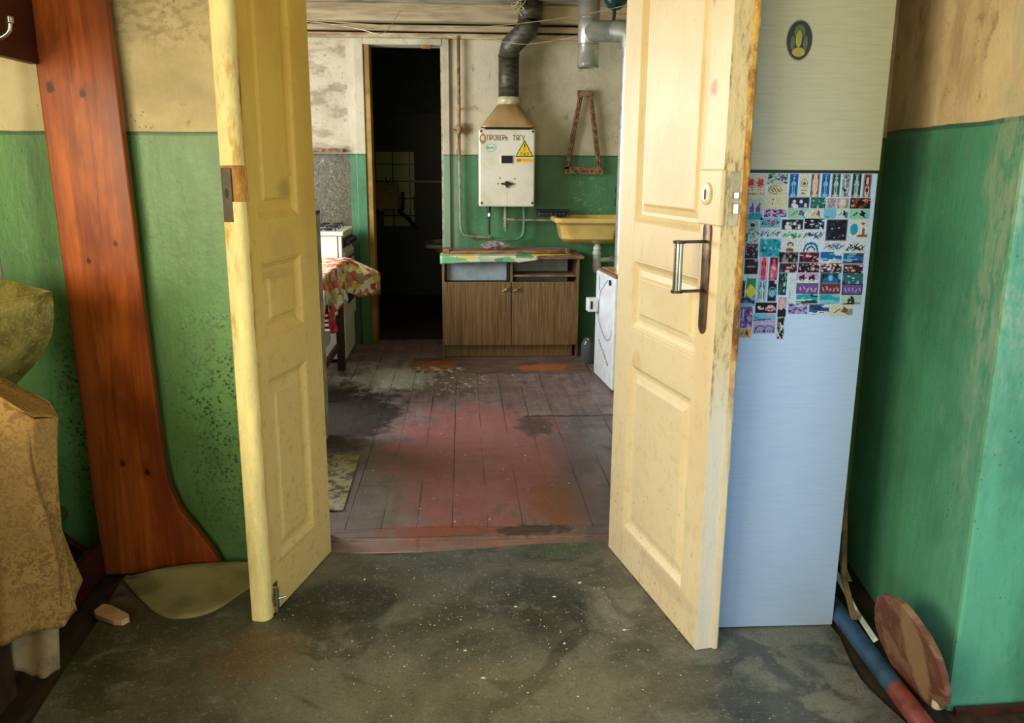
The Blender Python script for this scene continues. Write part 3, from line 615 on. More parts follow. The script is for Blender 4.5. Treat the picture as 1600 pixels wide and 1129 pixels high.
for yy, dz in ((2.46, -.045), (2.12, -.045), (1.78, -.045)):
    hk = MB(); x0 = -1.287; zb = 1.86+dz
    hk.tube(smoothpath([(x0, yy, zb), (x0+.03, yy, zb+.005), (x0+.050, yy-.01, zb-.03), (x0+.045, yy-.02, zb-.065), (x0+.070, yy-.03, zb-.080), (x0+.098, yy-.03, zb-.065), (x0+.105, yy-.03, zb-.04)]), .0065, 10)
    hk.lathe([(.001, -.012), (.010, -.007), (.010, .007), (.001, .012)], (x0+.105, yy-.03, zb-.035), 12)
    hk.tube(smoothpath([(x0+.02, yy, zb+.01), (x0+.055, yy, zb+.025), (x0+.085, yy+.03, zb+.03), (x0+.125, yy+.05, zb+.045)]), .0050, 10)
    hk.tube([(x0-.001, yy, zb), (x0+.006, yy, zb)], .024, 16)
    tag(hk.build('coat_hook', 'steel', hs, smooth='a'), 'shiny curled steel hook')
# dark slat propped behind
tag(MB().prism([(-1.56, 2.80, .30), (-1.30, 2.80, .07), (-1.30, 2.80, .0), (-1.56, 2.80, .0)], (0, .03, 0)).build('dark_slat', 'pine_dark', bevel=.003), 'short dark board leaning in the shadow left of the post', 'board')
# old washbasin with pipe
wb = thing('wash_basin', (-1.25, 2.30, .60), 'patinated gold-green metal wash basin cut by the left picture edge', 'wash basin')
rim = [(-1.095, 2.298, 1.08), (-1.20, 2.11, 1.072), (-1.36, 2.02, 1.06), (-1.52, 2.14, 1.06), (-1.52, 2.44, 1.075), (-1.40, 2.56, 1.085), (-1.28, 2.47, 1.085)]
def rimring(s_, z, dx=0, n=56):
    out = []; c = Vector((-1.33, 2.29))
    for i in range(n):
        u = i/n*len(rim); k = int(u); f = u-k; a = Vector(rim[k][:2]); b = Vector(rim[(k+1) % len(rim)][:2])
        p = a.lerp(b, f); zz = rim[k][2]*(1-f)+rim[(k+1) % len(rim)][2]*f
        rp = c+(p-c)*s_; rr = (p-c).normalized()*.20*s_; k2 = min(1, max(0, (1-s_)*1.6)); rp = rp.lerp(c+rr, k2)
        out.append((rp.x+dx, rp.y, zz+z))
    return out
mb = MB(); mb.rings([rimring(1, 0), rimring(1.0, -.03), rimring(.99, -.07), rimring(.96, -.11), rimring(.88, -.155), rimring(.74, -.20), rimring(.56, -.245), rimring(.36, -.29), rimring(.30, -.36), rimring(.30, -.48)], True, False)
mb.build('bowl', 'patina', wb, smooth='a', solid=.005)
mb = MB(); mb.tube([Vector(p) for p in rimring(1.0, 0)]+[Vector(rimring(1.0, 0)[0])], .0035, 8); tag(mb.build('rim', 'patina', wb, smooth=True), 'bright rolled rim')
mb = MB(); mb.tube([(-1.40, 2.62, 1.0), (-1.395, 2.60, 1.30), (-1.385, 2.55, 1.80)], .016); tag(mb.build('water_pipe', 'enamel', wb, smooth=True), 'pale green upright pipe')
mb = MB(); mb.tube([(-1.33, 2.29, .62), (-1.33, 2.29, .30), (-1.40, 2.60, .22), (-1.42, 2.85, .22)], .03); mb.build('drain_pipe', 'patina', wb, smooth=True)
# brown damask cloth over an added chest that blocks light from the lower left
bn = thing('shading_chest', (-1.55, 1.37, 0), 'dark chest added mostly out of view under the brown damask cloth, shading the lower left', 'chest')
MB().box((-1.84, .70, .06), (-1.17, 2.025, .86)).build('body', 'table_wood', bn, bevel=.004)
MB().box((-1.86, .68, .86), (-1.16, 2.035, .880)).build('lid', 'table_wood', bn, bevel=.004)
MB().box((-1.80, .74, 0), (-1.21, 1.98, .06)).build('plinth', 'black', bn)
def cloth(u, v):
    # u: from behind-left across to the right turned edge; v: top to hem
    key = [(-1.50, 1.80, .93, .29), (-1.36, 1.83, .935, .275), (-1.25, 1.88, .94, .27), (-1.16, 1.93, .935, .268), (-1.075, 1.97, .865, .262), (-1.0, 2.0, .79, .268), (-.972, 2.06, .775, .30), (-1.02, 2.12, .80, .33), (-1.14, 2.14, .86, .35)]
    s_ = u*(len(key)-1); i = min(int(s_), len(key)-2); f = s_-i; f = f*f*(3-2*f)*.5+f*.5
    a, b = key[i], key[i+1]; x = a[0]+(b[0]-a[0])*f; y = a[1]+(b[1]-a[1])*f; zt = a[2]+(b[2]-a[2])*f; zb = a[3]+(b[3]-a[3])*f
    z = zt+(zb-zt)*v+.006*math.sin(u*40)*v
    fold = math.sin(u*21+v*1.2)*.020+math.sin(u*43+1+v*2)*.008
    k = min(1, v*2.2)
    y += fold*k-.03*math.sin(math.pi*min(1, v*1.4)); x += (fold*.35*k + .012*math.sin(v*5+u*9)*k) + (-.020*math.sin(math.pi*v) if u > .6 else 0)
    if u > .55: x += .015*v
    return (x-.028, y, z+.030*(1-v))
cl = MB().grid(cloth, 90, 46)
def ctop(u, v):
    a = Vector(cloth(u*.5, 0)); b = Vector(cloth(1-u*.5, 0)); p = a.lerp(b, v); return (p.x, p.y, p.z+.004*math.sin(v*9+u*7)+.02*math.sin(math.pi*v)*(1-u))
cl.grid(ctop, 40, 12)
tag(cl.build('damask_cloth', 'damask', smooth=True, solid=.002), 'brown damask patterned cloth hanging in folds at the left edge', 'cloth')
def rag(u, v): return (-1.165+.115*u-.02*v*(1-u), 2.05+.02*math.sin(u*6)-.03*v, .30-.19*v*(1-.25*abs(u-.4))+.004*math.sin(u*15))
tag(MB().grid(rag, 20, 12).build('cloth_lining', 'damask_pale', smooth=True, solid=.002), 'faded grey-brown lining rag showing below the damask cloth', 'cloth')
# ================================================================== HALL: RIGHT SIDE
FY = 2.356
fc = thing('tall_cupboard', (.957, 2.60, 0), 'tall narrow two-door white cupboard covered with stickers behind the right door leaf', 'cupboard')
MB().box((.754, FY+.020, .003), (1.156, 2.85, 2.42)).build('carcass', 'cup_up', fc, bevel=.002)
tag(MB().box((.752, FY, .006), (1.160, FY+.018, 1.401)).build('door', 'cup_low', fc, bevel=.0015), 'white lower door with cool daylight painted in')
tag(MB().box((.752, FY, 1.409), (1.163, FY+.018, 2.42)).build('door', 'cup_up', fc, bevel=.0015), 'white upper door with warm light painted in')
tag(MB().box((.756, FY+.012, 1.399), (1.158, FY+.03, 1.411)).build('seam', 'black', fc), 'dark gap between the two doors')
# stickers : rectangles given in centimetres-like sheet coordinates of the sticker field
SC = 260/978
def sp(x, y): p = PY(1140+x*SC, 240+y*SC, FY); return p.x, p.z
C_ = dict(cream=(196, 196, 172), white=(190, 206, 218), blue=(20, 96, 165), teal=(40, 96, 104), dteal=(20, 48, 52), navy=(38, 44, 92), black=(22, 22, 30), maroon=(52, 26, 42), brown=(104, 78, 70),
          rust=(150, 74, 50), pink=(206, 76, 118), rose=(226, 160, 176), purple=(104, 74, 150), violet=(150, 150, 210), green=(40, 140, 96), yellow=(216, 206, 60), cyan=(20, 150, 176), sky=(110, 176, 214), grey=(128, 134, 140),
          sand=(190, 160, 110), red=(190, 60, 66), dred=(110, 40, 50), lilac=(176, 152, 206), pale=(164, 188, 186), ink=(48, 54, 96), skin=(206, 170, 160), mint=(130, 190, 170))
ST = [ # x0,y0,x1,y1,motif,palette,label
(95,120,217,262,'seal2',('cream','red','red'),'cream sticker with two round red seals, top left of the sticker field'),
(218,116,345,180,'crowd',('pale','dteal','purple','green'),'pale sticker with dark sketched crowd above the framed brown emblem'),
(222,181,340,243,'frame',('cream','brown','rust'),'cream sticker with a brown emblem in a frame'),
(346,118,406,252,'figure',('blue','sky','navy'),'narrow blue sticker with a standing figure left of the round-seal sticker'),
(407,118,469,253,'seal',('cream','grey','brown'),'cream upright sticker with a grey round seal'),
(471,118,533,253,'figure',('brown','skin','cream'),'brown upright sticker with a pale girl in the top row'),
(535,118,593,253,'figure',('blue','sky','navy'),'narrow blue figure sticker between the brown girl and a dark green figure'),
(595,118,655,254,'figure',('dteal','pale','teal'),'dark green figure sticker touching the right side of a blue one'),
(656,118,713,254,'crowd',('grey','white','teal','black'),'grey-blue machine scene sticker between two dark green figures'),
(714,118,777,255,'figure',('dteal','pale','teal'),'dark green figure sticker touching the brown long-haired portrait'),
(779,120,838,256,'hair',('brown','skin','maroon'),'brown long-haired portrait sticker at the top right corner'),
(342,255,472,319,'pair',('navy','white','black'),'navy sticker with a pale helmeted figure under the tall blue figure'),
(474,256,567,320,'crowd',('teal','mint','dteal','green'),'teal and green crowd sticker in the second row'),
(569,260,628,321,'crowd',('grey','rose','lilac'),'small rose-grey sticker left of the pale face'),
(629,261,703,321,'face',('grey','skin','white'),'small grey sticker filled by a pale face'),
(705,260,830,323,'crowd',('black','rust','sand','dred'),'black and orange fiery crowd sticker at the right of row two'),
(103,262,200,390,'riders',('pale','purple','cyan'),'pale sticker with purple riders on turquoise ground'),
(201,246,341,327,'spots',('cream','black'),'almost blank cream sticker with two dark spots'),
(201,328,335,372,'crowd',('lilac','purple','ink','black'),'flat purple skyline sticker under the blank cream one'),
(337,321,470,381,'small',('mint','purple','white'),'mint sticker with a small purple figure'),
(471,321,549,381,'small',('cream','purple','white'),'cream sticker with a small purple figure left of the plain blue'),
(550,322,628,382,'plain',('sky','cyan'),'plain bright blue sticker in the third row'),
(629,322,700,384,'small',('white','maroon','cyan'),'white sticker with a maroon figure right of the plain blue'),
(701,325,826,386,'small',('mint','black','sky'),'mint sticker with a black insect-like shape at the right edge'),
(93,392,176,456,'seal',('pale','grey','dteal'),'pale sticker with a grey oval arch by the door edge'),
(178,374,301,436,'graff',('sky','ink','red'),'sky blue lettering sticker with a red flash'),
(303,385,435,446,'pair',('black','white','grey'),'black sticker with two pale faces'),
(437,381,559,443,'crowd',('black','teal','white','navy'),'black and teal night scene sticker right of the two faces'),
(561,386,696,511,'night',('black','white','navy'),'large square black sticker with a few white lights'),
(698,388,820,500,'blob',('white','cyan','rust'),'white sticker with a turquoise blob and an orange figure'),
(93,457,172,528,'crowd',('pale','grey','dteal','white'),'pale grey-green monster sticker below the oval arch'),
(175,438,301,499,'graff',('white','blue','mint'),'white sticker with blue lettering below the sky blue one'),
(303,449,429,511,'graff',('white','green','teal'),'white sticker with green lettering above the brown-haired child'),
(430,446,557,511,'graff',('white','ink','blue'),'white sticker with dark blue swirling lettering'),
(172,500,304,606,'crowd',('cyan','blue','sky','teal'),'large turquoise sticker above the pink pair'),
(305,513,424,576,'head',('white','brown','skin'),'white sticker with a brown-haired head'),
(426,513,530,576,'arc',('white','blue','ink'),'white sticker with a blue arc left of the multicoloured lettering'),
(550,513,676,577,'graff',('white','purple','cyan'),'white sticker with purple and turquoise lettering'),
(678,516,800,583,'graff',('white','maroon','ink'),'white sticker with maroon scrawl at the right edge'),
(88,529,170,616,'crowd',('maroon','brown','grey','black'),'maroon motorbike sticker by the door edge, upper one'),
(288,577,405,640,'pair',('black','grey','brown'),'black sticker with grey portrait under the brown-haired head'),
(406,578,528,640,'crowd',('maroon','rose','black','dred'),'maroon machine sticker right of the grey portrait'),
(530,577,661,640,'land',('blue','sky','white'),'blue seascape sticker with a white corner'),
(663,583,790,646,'land',('blue','sky','navy'),'blue seascape sticker at the right edge'),
(84,618,170,708,'bar',('black','maroon','grey'),'black vehicle sticker with a pale bar by the door edge'),
(171,610,228,741,'figure',('rose','pink','dred'),'pink sticker with a slim figure with folded hands'),
(229,608,287,743,'torso',('maroon','pink','rose'),'pink muscular torso sticker on dark ground'),
(289,642,400,699,'crowd',('maroon','grey','black','rose'),'dark maroon crash scene sticker beside the pink torso'),
(401,642,529,699,'crowd',('black','rose','maroon','grey'),'second dark crash scene from the pink torso'),
(531,642,662,700,'crowd',('maroon','white','black','rose'),'third dark crash scene with pale wheels'),
(664,649,786,708,'crowd',('black','rose','maroon','brown'),'dark crash scene sticker at the right edge'),
(94,712,158,842,'split',('green','yellow','white'),'green and yellow sticker left of the light blue figure'),
(159,744,218,872,'figure',('sky','white','teal'),'light blue upright sticker with a small arch figure'),
(220,744,280,868,'ball',('black','sky','white'),'black upright sticker with a light blue ball'),
(281,701,340,830,'crowd',('dteal','teal','mint','black'),'dark green leafy upright sticker'),
(390,697,527,757,'riders',('lilac','maroon','white'),'lilac sticker with dark leaping figures'),
(529,699,657,763,'bust',('dteal','blue','sky'),'dark sticker with a blue broad-shouldered figure'),
(659,705,786,767,'crowd',('teal','blue','dteal','mint'),'teal crowd sticker at the right edge'),
(389,760,523,823,'border',('purple','lilac','black'),'purple group sticker with a black border, left of the reddish one'),
(525,762,654,825,'border',('dred','lilac','black'),'reddish purple group sticker with a black border'),
(656,765,783,829,'border',('purple','violet','black'),'purple group sticker with a black border at the right edge'),
(388,822,521,881,'land',('cyan','white','dteal'),'turquoise sticker with dark rocks and white spray'),
(523,824,650,884,'land',('cyan','mint','sky'),'plain turquoise sea sticker'),
(652,830,776,890,'ship',('pale','dteal'),'pale sticker with a dark sailing ship'),
(341,880,461,942,'crowd',('violet','purple','white','ink'),'violet sticker with a row of figures'),
(463,883,588,945,'land',('ink','blue','white'),'deep blue landscape sticker below the sea'),
(590,890,726,955,'small',('cream','brown','grey'),'cream sticker with brown ornament, lowest on the right'),
(60,842,151,896,'land',('navy','grey','sky'),'slate blue sticker by the door edge'),
(58,897,139,1026,'crowd',('purple','violet','ink','rose'),'tall purple comic sticker by the door edge'),
(149,874,277,936,'car',('black','rose','white'),'black sticker with a pink car front'),
(136,938,272,996,'land',('sky','blue','lilac'),'sky blue framed sticker under the pink car'),
(136,998,270,1056,'domes',('violet','ink','white'),'pale violet sticker with two domes'),
(279,842,337,958,'bald',('lilac','skin','black'),'portrait sticker of a bald person in black'),
(273,960,325,1088,'crowd',('black','white','maroon','grey'),'black and white upright sticker hanging lowest'),
(48,1028,131,1082,'small',('sand','dred','yellow'),'tan sticker with a small dark figure, lowest by the door edge'),
(62,745,93,841,'crowd',('maroon','grey','black'),'narrow dark sliver sticker at the door edge left of the green one'),
(344,706,388,878,'lines',('white','grey'),'white blank sticker with faint grey lines'),
]
def paint(motif, pal, w_, h_, rnd):
    P = [C_[k] for k in pal]; sh = []   # sh: list of (kind, cx, cy, rx, ry, rot, color); cy up
    E_ = lambda cx, cy, rx, ry, c, rot=0: sh.append((cx, cy, rx, ry, rot, P[min(c, len(P)-1)]))
    asp = w_/h_
    if motif == 'crowd':
        for _ in range(44): E_(rnd.random(), rnd.random(), rnd.uniform(.02, .10), rnd.uniform(.04, .15), rnd.randrange(len(P)), rnd.uniform(-1, 1))
    elif motif == 'figure':
        E_(.5, .5, .30, .52, 2); E_(.5, .30, .20, .32, 1); E_(.5, .55, .26, .16, 1); E_(.5, .80, .13, .09, 1); E_(.5, .93, .18, .03, 1); E_(.5, .72, .07, .1, 1); E_(.5, .06, .42, .05, 1); E_(.47, .35, .05, .2, 2)
    elif motif == 'hair': E_(.5, .68, .34, .27, 2); E_(.5, .70, .20, .17, 1); E_(.5, .25, .30, .28, 1); E_(.5, .3, .12, .2, 2)
    elif motif == 'seal': E_(.5, .60, .40, .22*asp*2 if asp < 1 else .4, 1); E_(.5, .60, .33, .18*asp*2 if asp < 1 else .32, 0); E_(.5, .58, .18, .12*asp*2 if asp < 1 else .2, 2); E_(.5, .28, .35, .015, 1); E_(.4, .14, .2, .04, 2); E_(.68, .13, .14, .03, 1)
    elif motif == 'seal2':
        for cx in (.22, .72): E_(cx, .64, .21, .19, 1); E_(cx, .64, .18, .16, 0); E_(cx, .64, .16, .14, 1)
        for k in range(7): E_(.1+k*.13, .18, .035, .05, 1, .4)
        for k in range(5): E_(.15+k*.16, .36, .05, .012, 2)
    elif motif == 'frame':
        E_(.38, .5, .33, .40, 1); E_(.38, .5, .30, .34, 0)
        for k in range(6): E_(.18+k*.08, .5+.1*(-1)**k, .03, .16, 1, .5)
    elif motif in ('pair', 'night'):
        for _ in range(14): E_(rnd.random(), rnd.random(), .06, .08, 2)
        for cx, cy in ((.28, .55), (.6, .6), (.42, .15), (.82, .25)): E_(cx, cy, .07 if motif == 'pair' else .035, .17 if motif == 'pair' else .035, 1)
        if motif == 'pair': E_(.3, .2, .14, .25, 1, .3)
    elif motif == 'face': E_(.45, .5, .36, .48, 1); E_(.5, .55, .18, .3, 2); E_(.9, .5, .12, .5, 0)
    elif motif == 'riders':
        E_(.5, .1, .6, .22, 2)
        for cx in (.25, .68): E_(cx, .5, .14, .16, 1, .4); E_(cx+.05, .68, .06, .12, 1, -.3); E_(cx-.08, .3, .03, .14, 1, .4); E_(cx+.1, .3, .03, .14, 1, -.4)
    elif motif == 'spots': E_(.36, .72, .06, .03, 1); E_(.34, .40, .03, .04, 1)
    elif motif == 'small': E_(.68, .5, .20, .16, 1, .5); E_(.62, .72, .07, .14, 1); E_(.72, .3, .04, .2, 1, .5); E_(.3, .5, .04, .25, 1, -.6); E_(.9, .4, .14, .3, 2)
    elif motif == 'plain': E_(.5, .5, .4, .4, 0); E_(.3, .2, .2, .1, 1)
    elif motif == 'graff':
        for k in range(9): E_(.1+.1*k, .5+rnd.uniform(-.1, .1), .025, rnd.uniform(.2, .4), 1, rnd.uniform(-.8, -.2))
        for k in range(7): E_(.12+.12*k, .5+rnd.uniform(-.3, .3), .05, .06, 1+k % 2, rnd.uniform(-1, 1))
        E_(.62, .4, .10, .16, 2, .3)
    elif motif == 'blob': E_(.25, .5, .20, .30, 1); E_(.75, .4, .08, .2, 2); E_(.72, .15, .3, .08, 2); E_(.7, .8, .1, .08, 2)
    elif motif == 'head': E_(.42, .66, .17, .28, 1); E_(.42, .56, .12, .22, 2); E_(.42, .15, .2, .2, 1)
    elif motif == 'arc': E_(.5, .15, .44, .75, 1); E_(.5, .10, .34, .6, 0); E_(.5, .1, .26, .46, 2); E_(.5, .05, .18, .34, 0)
    elif motif == 'land':
        E_(.5, .1, .7, .24, 2); E_(.3, .35, .5, .08, 1, .15); E_(.85, .85, .25, .2, 2)
        for _ in range(8): E_(rnd.random(), rnd.random(), .18, .03, rnd.choice((0, 1)))
    elif motif == 'bar': E_(.5, .6, .4, .3, 1); E_(.5, .5, .38, .05, 2); E_(.5, .25, .3, .12, 1); E_(.85, .9, .15, .1, 2)
    elif motif == 'torso': E_(.5, .35, .42, .40, 1); E_(.5, .82, .18, .12, 1); E_(.42, .55, .16, .10, 2); E_(.62, .5, .13, .1, 2); E_(.3, .2, .1, .2, 2); E_(.55, .35, .03, .2, 0)
    elif motif == 'split': E_(.5, .25, .5, .25, 1); E_(.45, .45, .2, .12, 1); E_(.5, .95, .6, .12, 2)
    elif motif == 'ball': E_(.5, .45, .44, .24, 1); E_(.5, .5, .30, .15, 0); E_(.5, .42, .30, .14, 1); E_(.85, .92, .2, .08, 2)
    elif motif == 'bust': E_(.5, .25, .40, .38, 1); E_(.5, .72, .14, .24, 1); E_(.5, .5, .10, .3, 2); E_(.95, .7, .1, .3, 2)
    elif motif == 'border':
        E_(.5, .5, .9, .9, 2); sh.append(('r', .05, .09, .95, .91, P[0]))
        for k in range(10): E_(.1+.085*k, rnd.uniform(.35, .6), .04, .2, 1 if k % 2 else 0, rnd.uniform(-.3, .3))
    elif motif == 'ship': E_(.55, .18, .45, .07, 1, .12); E_(.55, .55, .10, .36, 1, .15); E_(.38, .45, .07, .22, 1)
    elif motif == 'car': E_(.72, .4, .26, .22, 1); E_(.72, .62, .16, .14, 1); E_(.72, .35, .2, .06, 0); E_(.25, .5, .14, .2, 2, .5); E_(.3, .6, .05, .12, 0)
    elif motif == 'domes':
        for cx in (.32, .72): E_(cx, .25, .26, .55, 1); E_(cx, .25, .22, .47, 0)
        for k in range(8): E_(.1+.11*k, .2, .02, .12, 1)
    elif motif == 'bald': E_(.5, .15, .6, .32, 2); E_(.5, .66, .30, .27, 1); E_(.42, .50, .22, .14, 1); E_(.55, .6, .03, .02, 2); E_(.4, .62, .04, .015, 2)
    elif motif == 'lines':
        for k in range(5): E_(.2+.14*k, .3, .02, .2, 1)
    return P[0], sh
def sticker(d, idx):
    x0, y0, x1, y1, mo, pal, lab = d; rnd = random.Random(idx*13+5)
    xa, za = sp(x0, y1); xb, zb = sp(x1, y0); xa = max(xa, .757); w_, h_ = xb-xa, zb-za
    nx = max(8, int(w_/.0024)); nz = max(8, int(h_/.0024)); bg, sh = paint(mo, pal, w_, h_, rnd)
    bm = bmesh.new(); yy = FY-.0004-.00012*(idx % 3)-.0002
    vs = [[bm.verts.new((xa+w_*i/nx, yy, za+h_*j/nz)) for j in range(nz+1)] for i in range(nx+1)]
    cl_ = bm.loops.layers.float_color.new('print'); fade = .0
    for i in range(nx):
        for j in range(nz):
            f = bm.faces.new((vs[i][j], vs[i+1][j], vs[i+1][j+1], vs[i][j+1])); u, v = (i+.5)/nx, (j+.5)/nz; c = bg
            for s_ in sh:
                if s_[0] == 'r':
                    if s_[1] < u < s_[3] and s_[2] < v < s_[4]: c = s_[5]
                    continue
                cx, cy, rx, ry, ro, cc = s_; dx, dy = u-cx, v-cy; ca, sa = math.cos(ro), math.sin(ro); a, b = dx*ca+dy*sa, -dx*sa+dy*ca
                if (a/rx)**2+(b/ry)**2 < 1: c = cc
            if i in (0, nx-1) or j in (0, nz-1):
                if idx % 3 != 1: c = tuple(int(k*.6+190*.4) for k in c)
            k = .88+rnd.uniform(-.09, .09); c = tuple(min(255, max(0, (q*(1-fade)+140*fade)*k)) for q in c)
            lc = lin(c)
            for lp_ in f.loops: lp_[cl_] = lc
    b0 = [(xa, za), (xb, za), (xb, zb), (xa, zb)]
    v1 = [bm.verts.new((p[0], FY-.0001, p[1])) for p in b0]; f = bm.faces.new(v1)
    for lp_ in f.loops: lp_[cl_] = lin(bg)
    me = bpy.data.meshes.new('sticker'); bm.to_mesh(me); bm.free(); off = Vector(((xa+xb)/2, FY, za)); me.transform(Matrix.Translation(-off))
    o = bpy.data.objects.new('sticker', me); COL.objects.link(o); o.location = off; me.materials.append(MT['print'])
    tag(o, lab, 'sticker', 'stickers on the tall cupboard door')
for i, d in enumerate(ST): sticker(d, i+1)
# oval portrait decal
cx, cz = PY(1249, 63, FY).x, PY(1249, 63, FY).z
od = thing('oval_decal', (cx, FY, cz-.05), 'small oval black-green portrait decal on the upper cupboard door', 'decal')
def ell(rx, rz, y, dx=0, dz=0, n=36): return [(cx+dx+rx*math.cos(2*math.pi*i/n), y, cz+dz+rz*math.sin(2*math.pi*i/n)) for i in range(n)]
MB().rings([ell(.0345, .050, FY-.0002), ell(.0345, .050, FY-.0010)]).build('backing', 'sign_black', od)
MT['decal_y'] = simple('decal_ochre', (150, 142, 50), .4, dark=(110, 110, 40)); MT['decal_g'] = simple('decal_green', (62, 92, 44), .4)
MT['decal_rim'] = simple('decal_silver', (150, 140, 100), .4)
mb = MB(); mb.rings([ell(.0365, .053, FY-.0001), ell(.0365, .053, FY-.0006)]); mb.build('rim', 'decal_rim', od)
MB().rings([ell(.015, .018, FY-.0010, 0, .022), ell(.014, .017, FY-.0015, 0, .022)]).build('halo', 'decal_g', od)
MB().rings([ell(.0085, .022, FY-.0014, -.002, .004), ell(.008, .021, FY-.0019, -.002, .004)]).build('figure', 'decal_y', od)
MB().rings([ell(.018, .012, FY-.0012, 0, -.030), ell(.017, .011, FY-.0017, 0, -.030)]).build('pedestal', 'decal_y', od)
for s_ in (-1, 1): MB().rings([ell(.006, .018, FY-.0010, .0175*s_, -.006), ell(.005, .017, FY-.0014, .0175*s_, -.006)]).build('wing', 'decal_g', od)
# pipe on the floor, round lid, sticks
mb = MB(); mb.tube([(1.150, 1.55, .030), (1.167, 1.84, .030), (1.190, 2.38, .030), (1.205, 2.80, .030)], .0275, 24); tag(mb.build('painted_pipe', 'pipe_bluered', smooth='a'), 'thick blue and dull red pipe lying along the right wall', 'pipe')
dc = Vector((1.187, 1.969, .152)); th, ph, RR = .104, -.288, .155
nn = Vector((-math.cos(ph)*math.cos(th), -math.cos(ph)*math.sin(th), math.sin(ph))); aa = nn.cross(Vector((0, 0, 1))).normalized(); bb = nn.cross(aa)
def ring(r, off, n=64): return [dc+nn*off+(aa*math.cos(2*math.pi*i/n)+bb*math.sin(2*math.pi*i/n))*(r*(1+.012*math.sin(i*.7)+.008*math.sin(i*1.9))) for i in range(n)]
mb = MB(); mb.rings([ring(RR-.006, -.016), ring(RR, -.012), ring(RR, -.002), ring(RR-.005, .003), ring(RR-.03, .004), ring(RR-.04, .0025)]); tag(mb.build('round_lid', 'disc', smooth='a'), 'round wooden lid with flaking red paint leaning on the right wall', 'lid')
def stick(pts, r, name, lab, mat='stick'):
    mb = MB(); p = [Vector(q) for q in pts]; d = (p[-1]-p[0]).normalized(); a = d.cross(Vector((0, 1, .2))).normalized(); b = d.cross(a)
    mb.rings([[q+a*r*sx+b*r*.5*sy for sx, sy in ((-1, -1), (1, -1), (1, 1), (-1, 1))] for q in p]); return tag(mb.build(name, mat, bevel=.001), lab, 'stick', 'sticks behind the tall cupboard')
stick([PY(1335, 968, 2.30), PY(1318, 900, 2.45), (1.27, 2.62, .55)], .009, 'wooden_stick', 'thin grey stick leaning in the gap, its foot near the blue pipe')
stick([PY(1327, 908, 2.44), PY(1310, 865, 2.52), (1.25, 2.70, .45)], .008, 'wooden_stick', 'short broken stick ending above the other one in the gap')
stick([PY(1368, 1000, 2.12), PY(1338, 955, 2.40), (1.255, 2.75, .14)], .008, 'metal_strip', 'pale bluish strip lying between the pipe and the round lid', 'enamel_cold')
# crumbs on the hall floor
mb = MB()
for k in range(480):
    if k < 300: px, py = R.gauss(760, 130), R.gauss(980, 70)
    else: px, py = R.uniform(430, 1330), R.uniform(865, 1125)
    if not (430 < px < 1310 and 868 < py < 1128): continue
    if px < 430+(980-py)*.75 and py < 985: continue
    if px > 950+(py-855)*1.0: continue
    p = PZ(px, py, .002); s_ = R.choice((.0007, .0008, .001, .0013, .0016, .0035 if k % 14 == 0 else .001)); ang = R.random()*3; el = R.uniform(1, 2.4)
    pts = [(p.x+s_*el*math.cos(ang+i*math.pi/3)*R.uniform(.7, 1.2), p.y+s_*math.sin(ang+i*math.pi/3)*R.uniform(.7, 1.2)) for i in range(6)]
    mb.rings([[(a, b, .002) for a, b in pts], [(p.x+(a-p.x)*.6, p.y+(b-p.y)*.6, .002+s_*.8) for a, b in pts]])
tag(mb.build('plaster_crumbs', 'plaster_crumb'), 'white crumbs of plaster scattered over the hall linoleum', 'crumbs', kind='stuff')
mb = MB()
for k in range(110):
    px, py = (R.gauss(665, 55), R.gauss(590, 12)) if k < 60 else (R.uniform(560, 940), R.uniform(600, 840))
    p = PZ(px, py, .0); s_ = R.uniform(.002, .006) if k < 60 else R.uniform(.001, .0035); ang = R.random()*3
    if p.y > 5.68 or p.y < 3.2 or p.x > .85: continue
    pts = [(p.x+s_*1.6*math.cos(ang+i*math.pi/3)*R.uniform(.6, 1.3), p.y+s_*math.sin(ang+i*math.pi/3)*R.uniform(.6, 1.3)) for i in range(6)]
    mb.rings([[(a, b, .0005) for a, b in pts], [(p.x+(a-p.x)*.6, p.y+(b-p.y)*.6, .0005+s_*.5) for a, b in pts]])
tag(mb.build('paint_flakes', 'plaster_crumb'), 'white flakes scattered over the kitchen floorboards', 'crumbs', kind='stuff')
# ================================================================== KITCHEN
# loose sheets on the floor
mb = MB(); q = [(-.36, 5.73), (-.15, 5.745), (.0, 5.735), (.10, 5.70), (.17, 5.715), (.24, 5.735), (.34, 5.71), (.60, 5.70), (.885, 5.695), (.885, 6.195), (-.37, 6.195)]
mb.prism([(x, y, .001) for x, y in q], (0, 0, .006)); tag(mb.build('plywood_sheet', 'ply'), 'worn plywood sheet lying in front of the brown cabinet', 'sheet')
mb = MB(); q = [(-.520, 4.022), (-.508, 3.343), (-.545, 3.335), (-1.05, 3.36), (-1.05, 4.04)]
mb.prism([(x, y, .001) for x, y in q], (0, 0, .007)); tag(mb.build('mottled_board', 'mottled', bevel=.001), 'mottled brown and cream board flat on the kitchen floor at left', 'board')
# beige cupboard just inside, behind the left leaf
sc = thing('side_cupboard', (-.94, 4.2, 0), 'beige cupboard edge glimpsed just right of the yellow door leaf', 'cupboard')
MB().box((-1.22, 4.03, 0), (-.722, 4.38, 1.17)).build('body', 'box_card', sc, bevel=.003); MB().box((-1.23, 4.02, 1.17), (-.722, 4.39, 1.19)).build('top', 'table_wood', sc, bevel=.003)
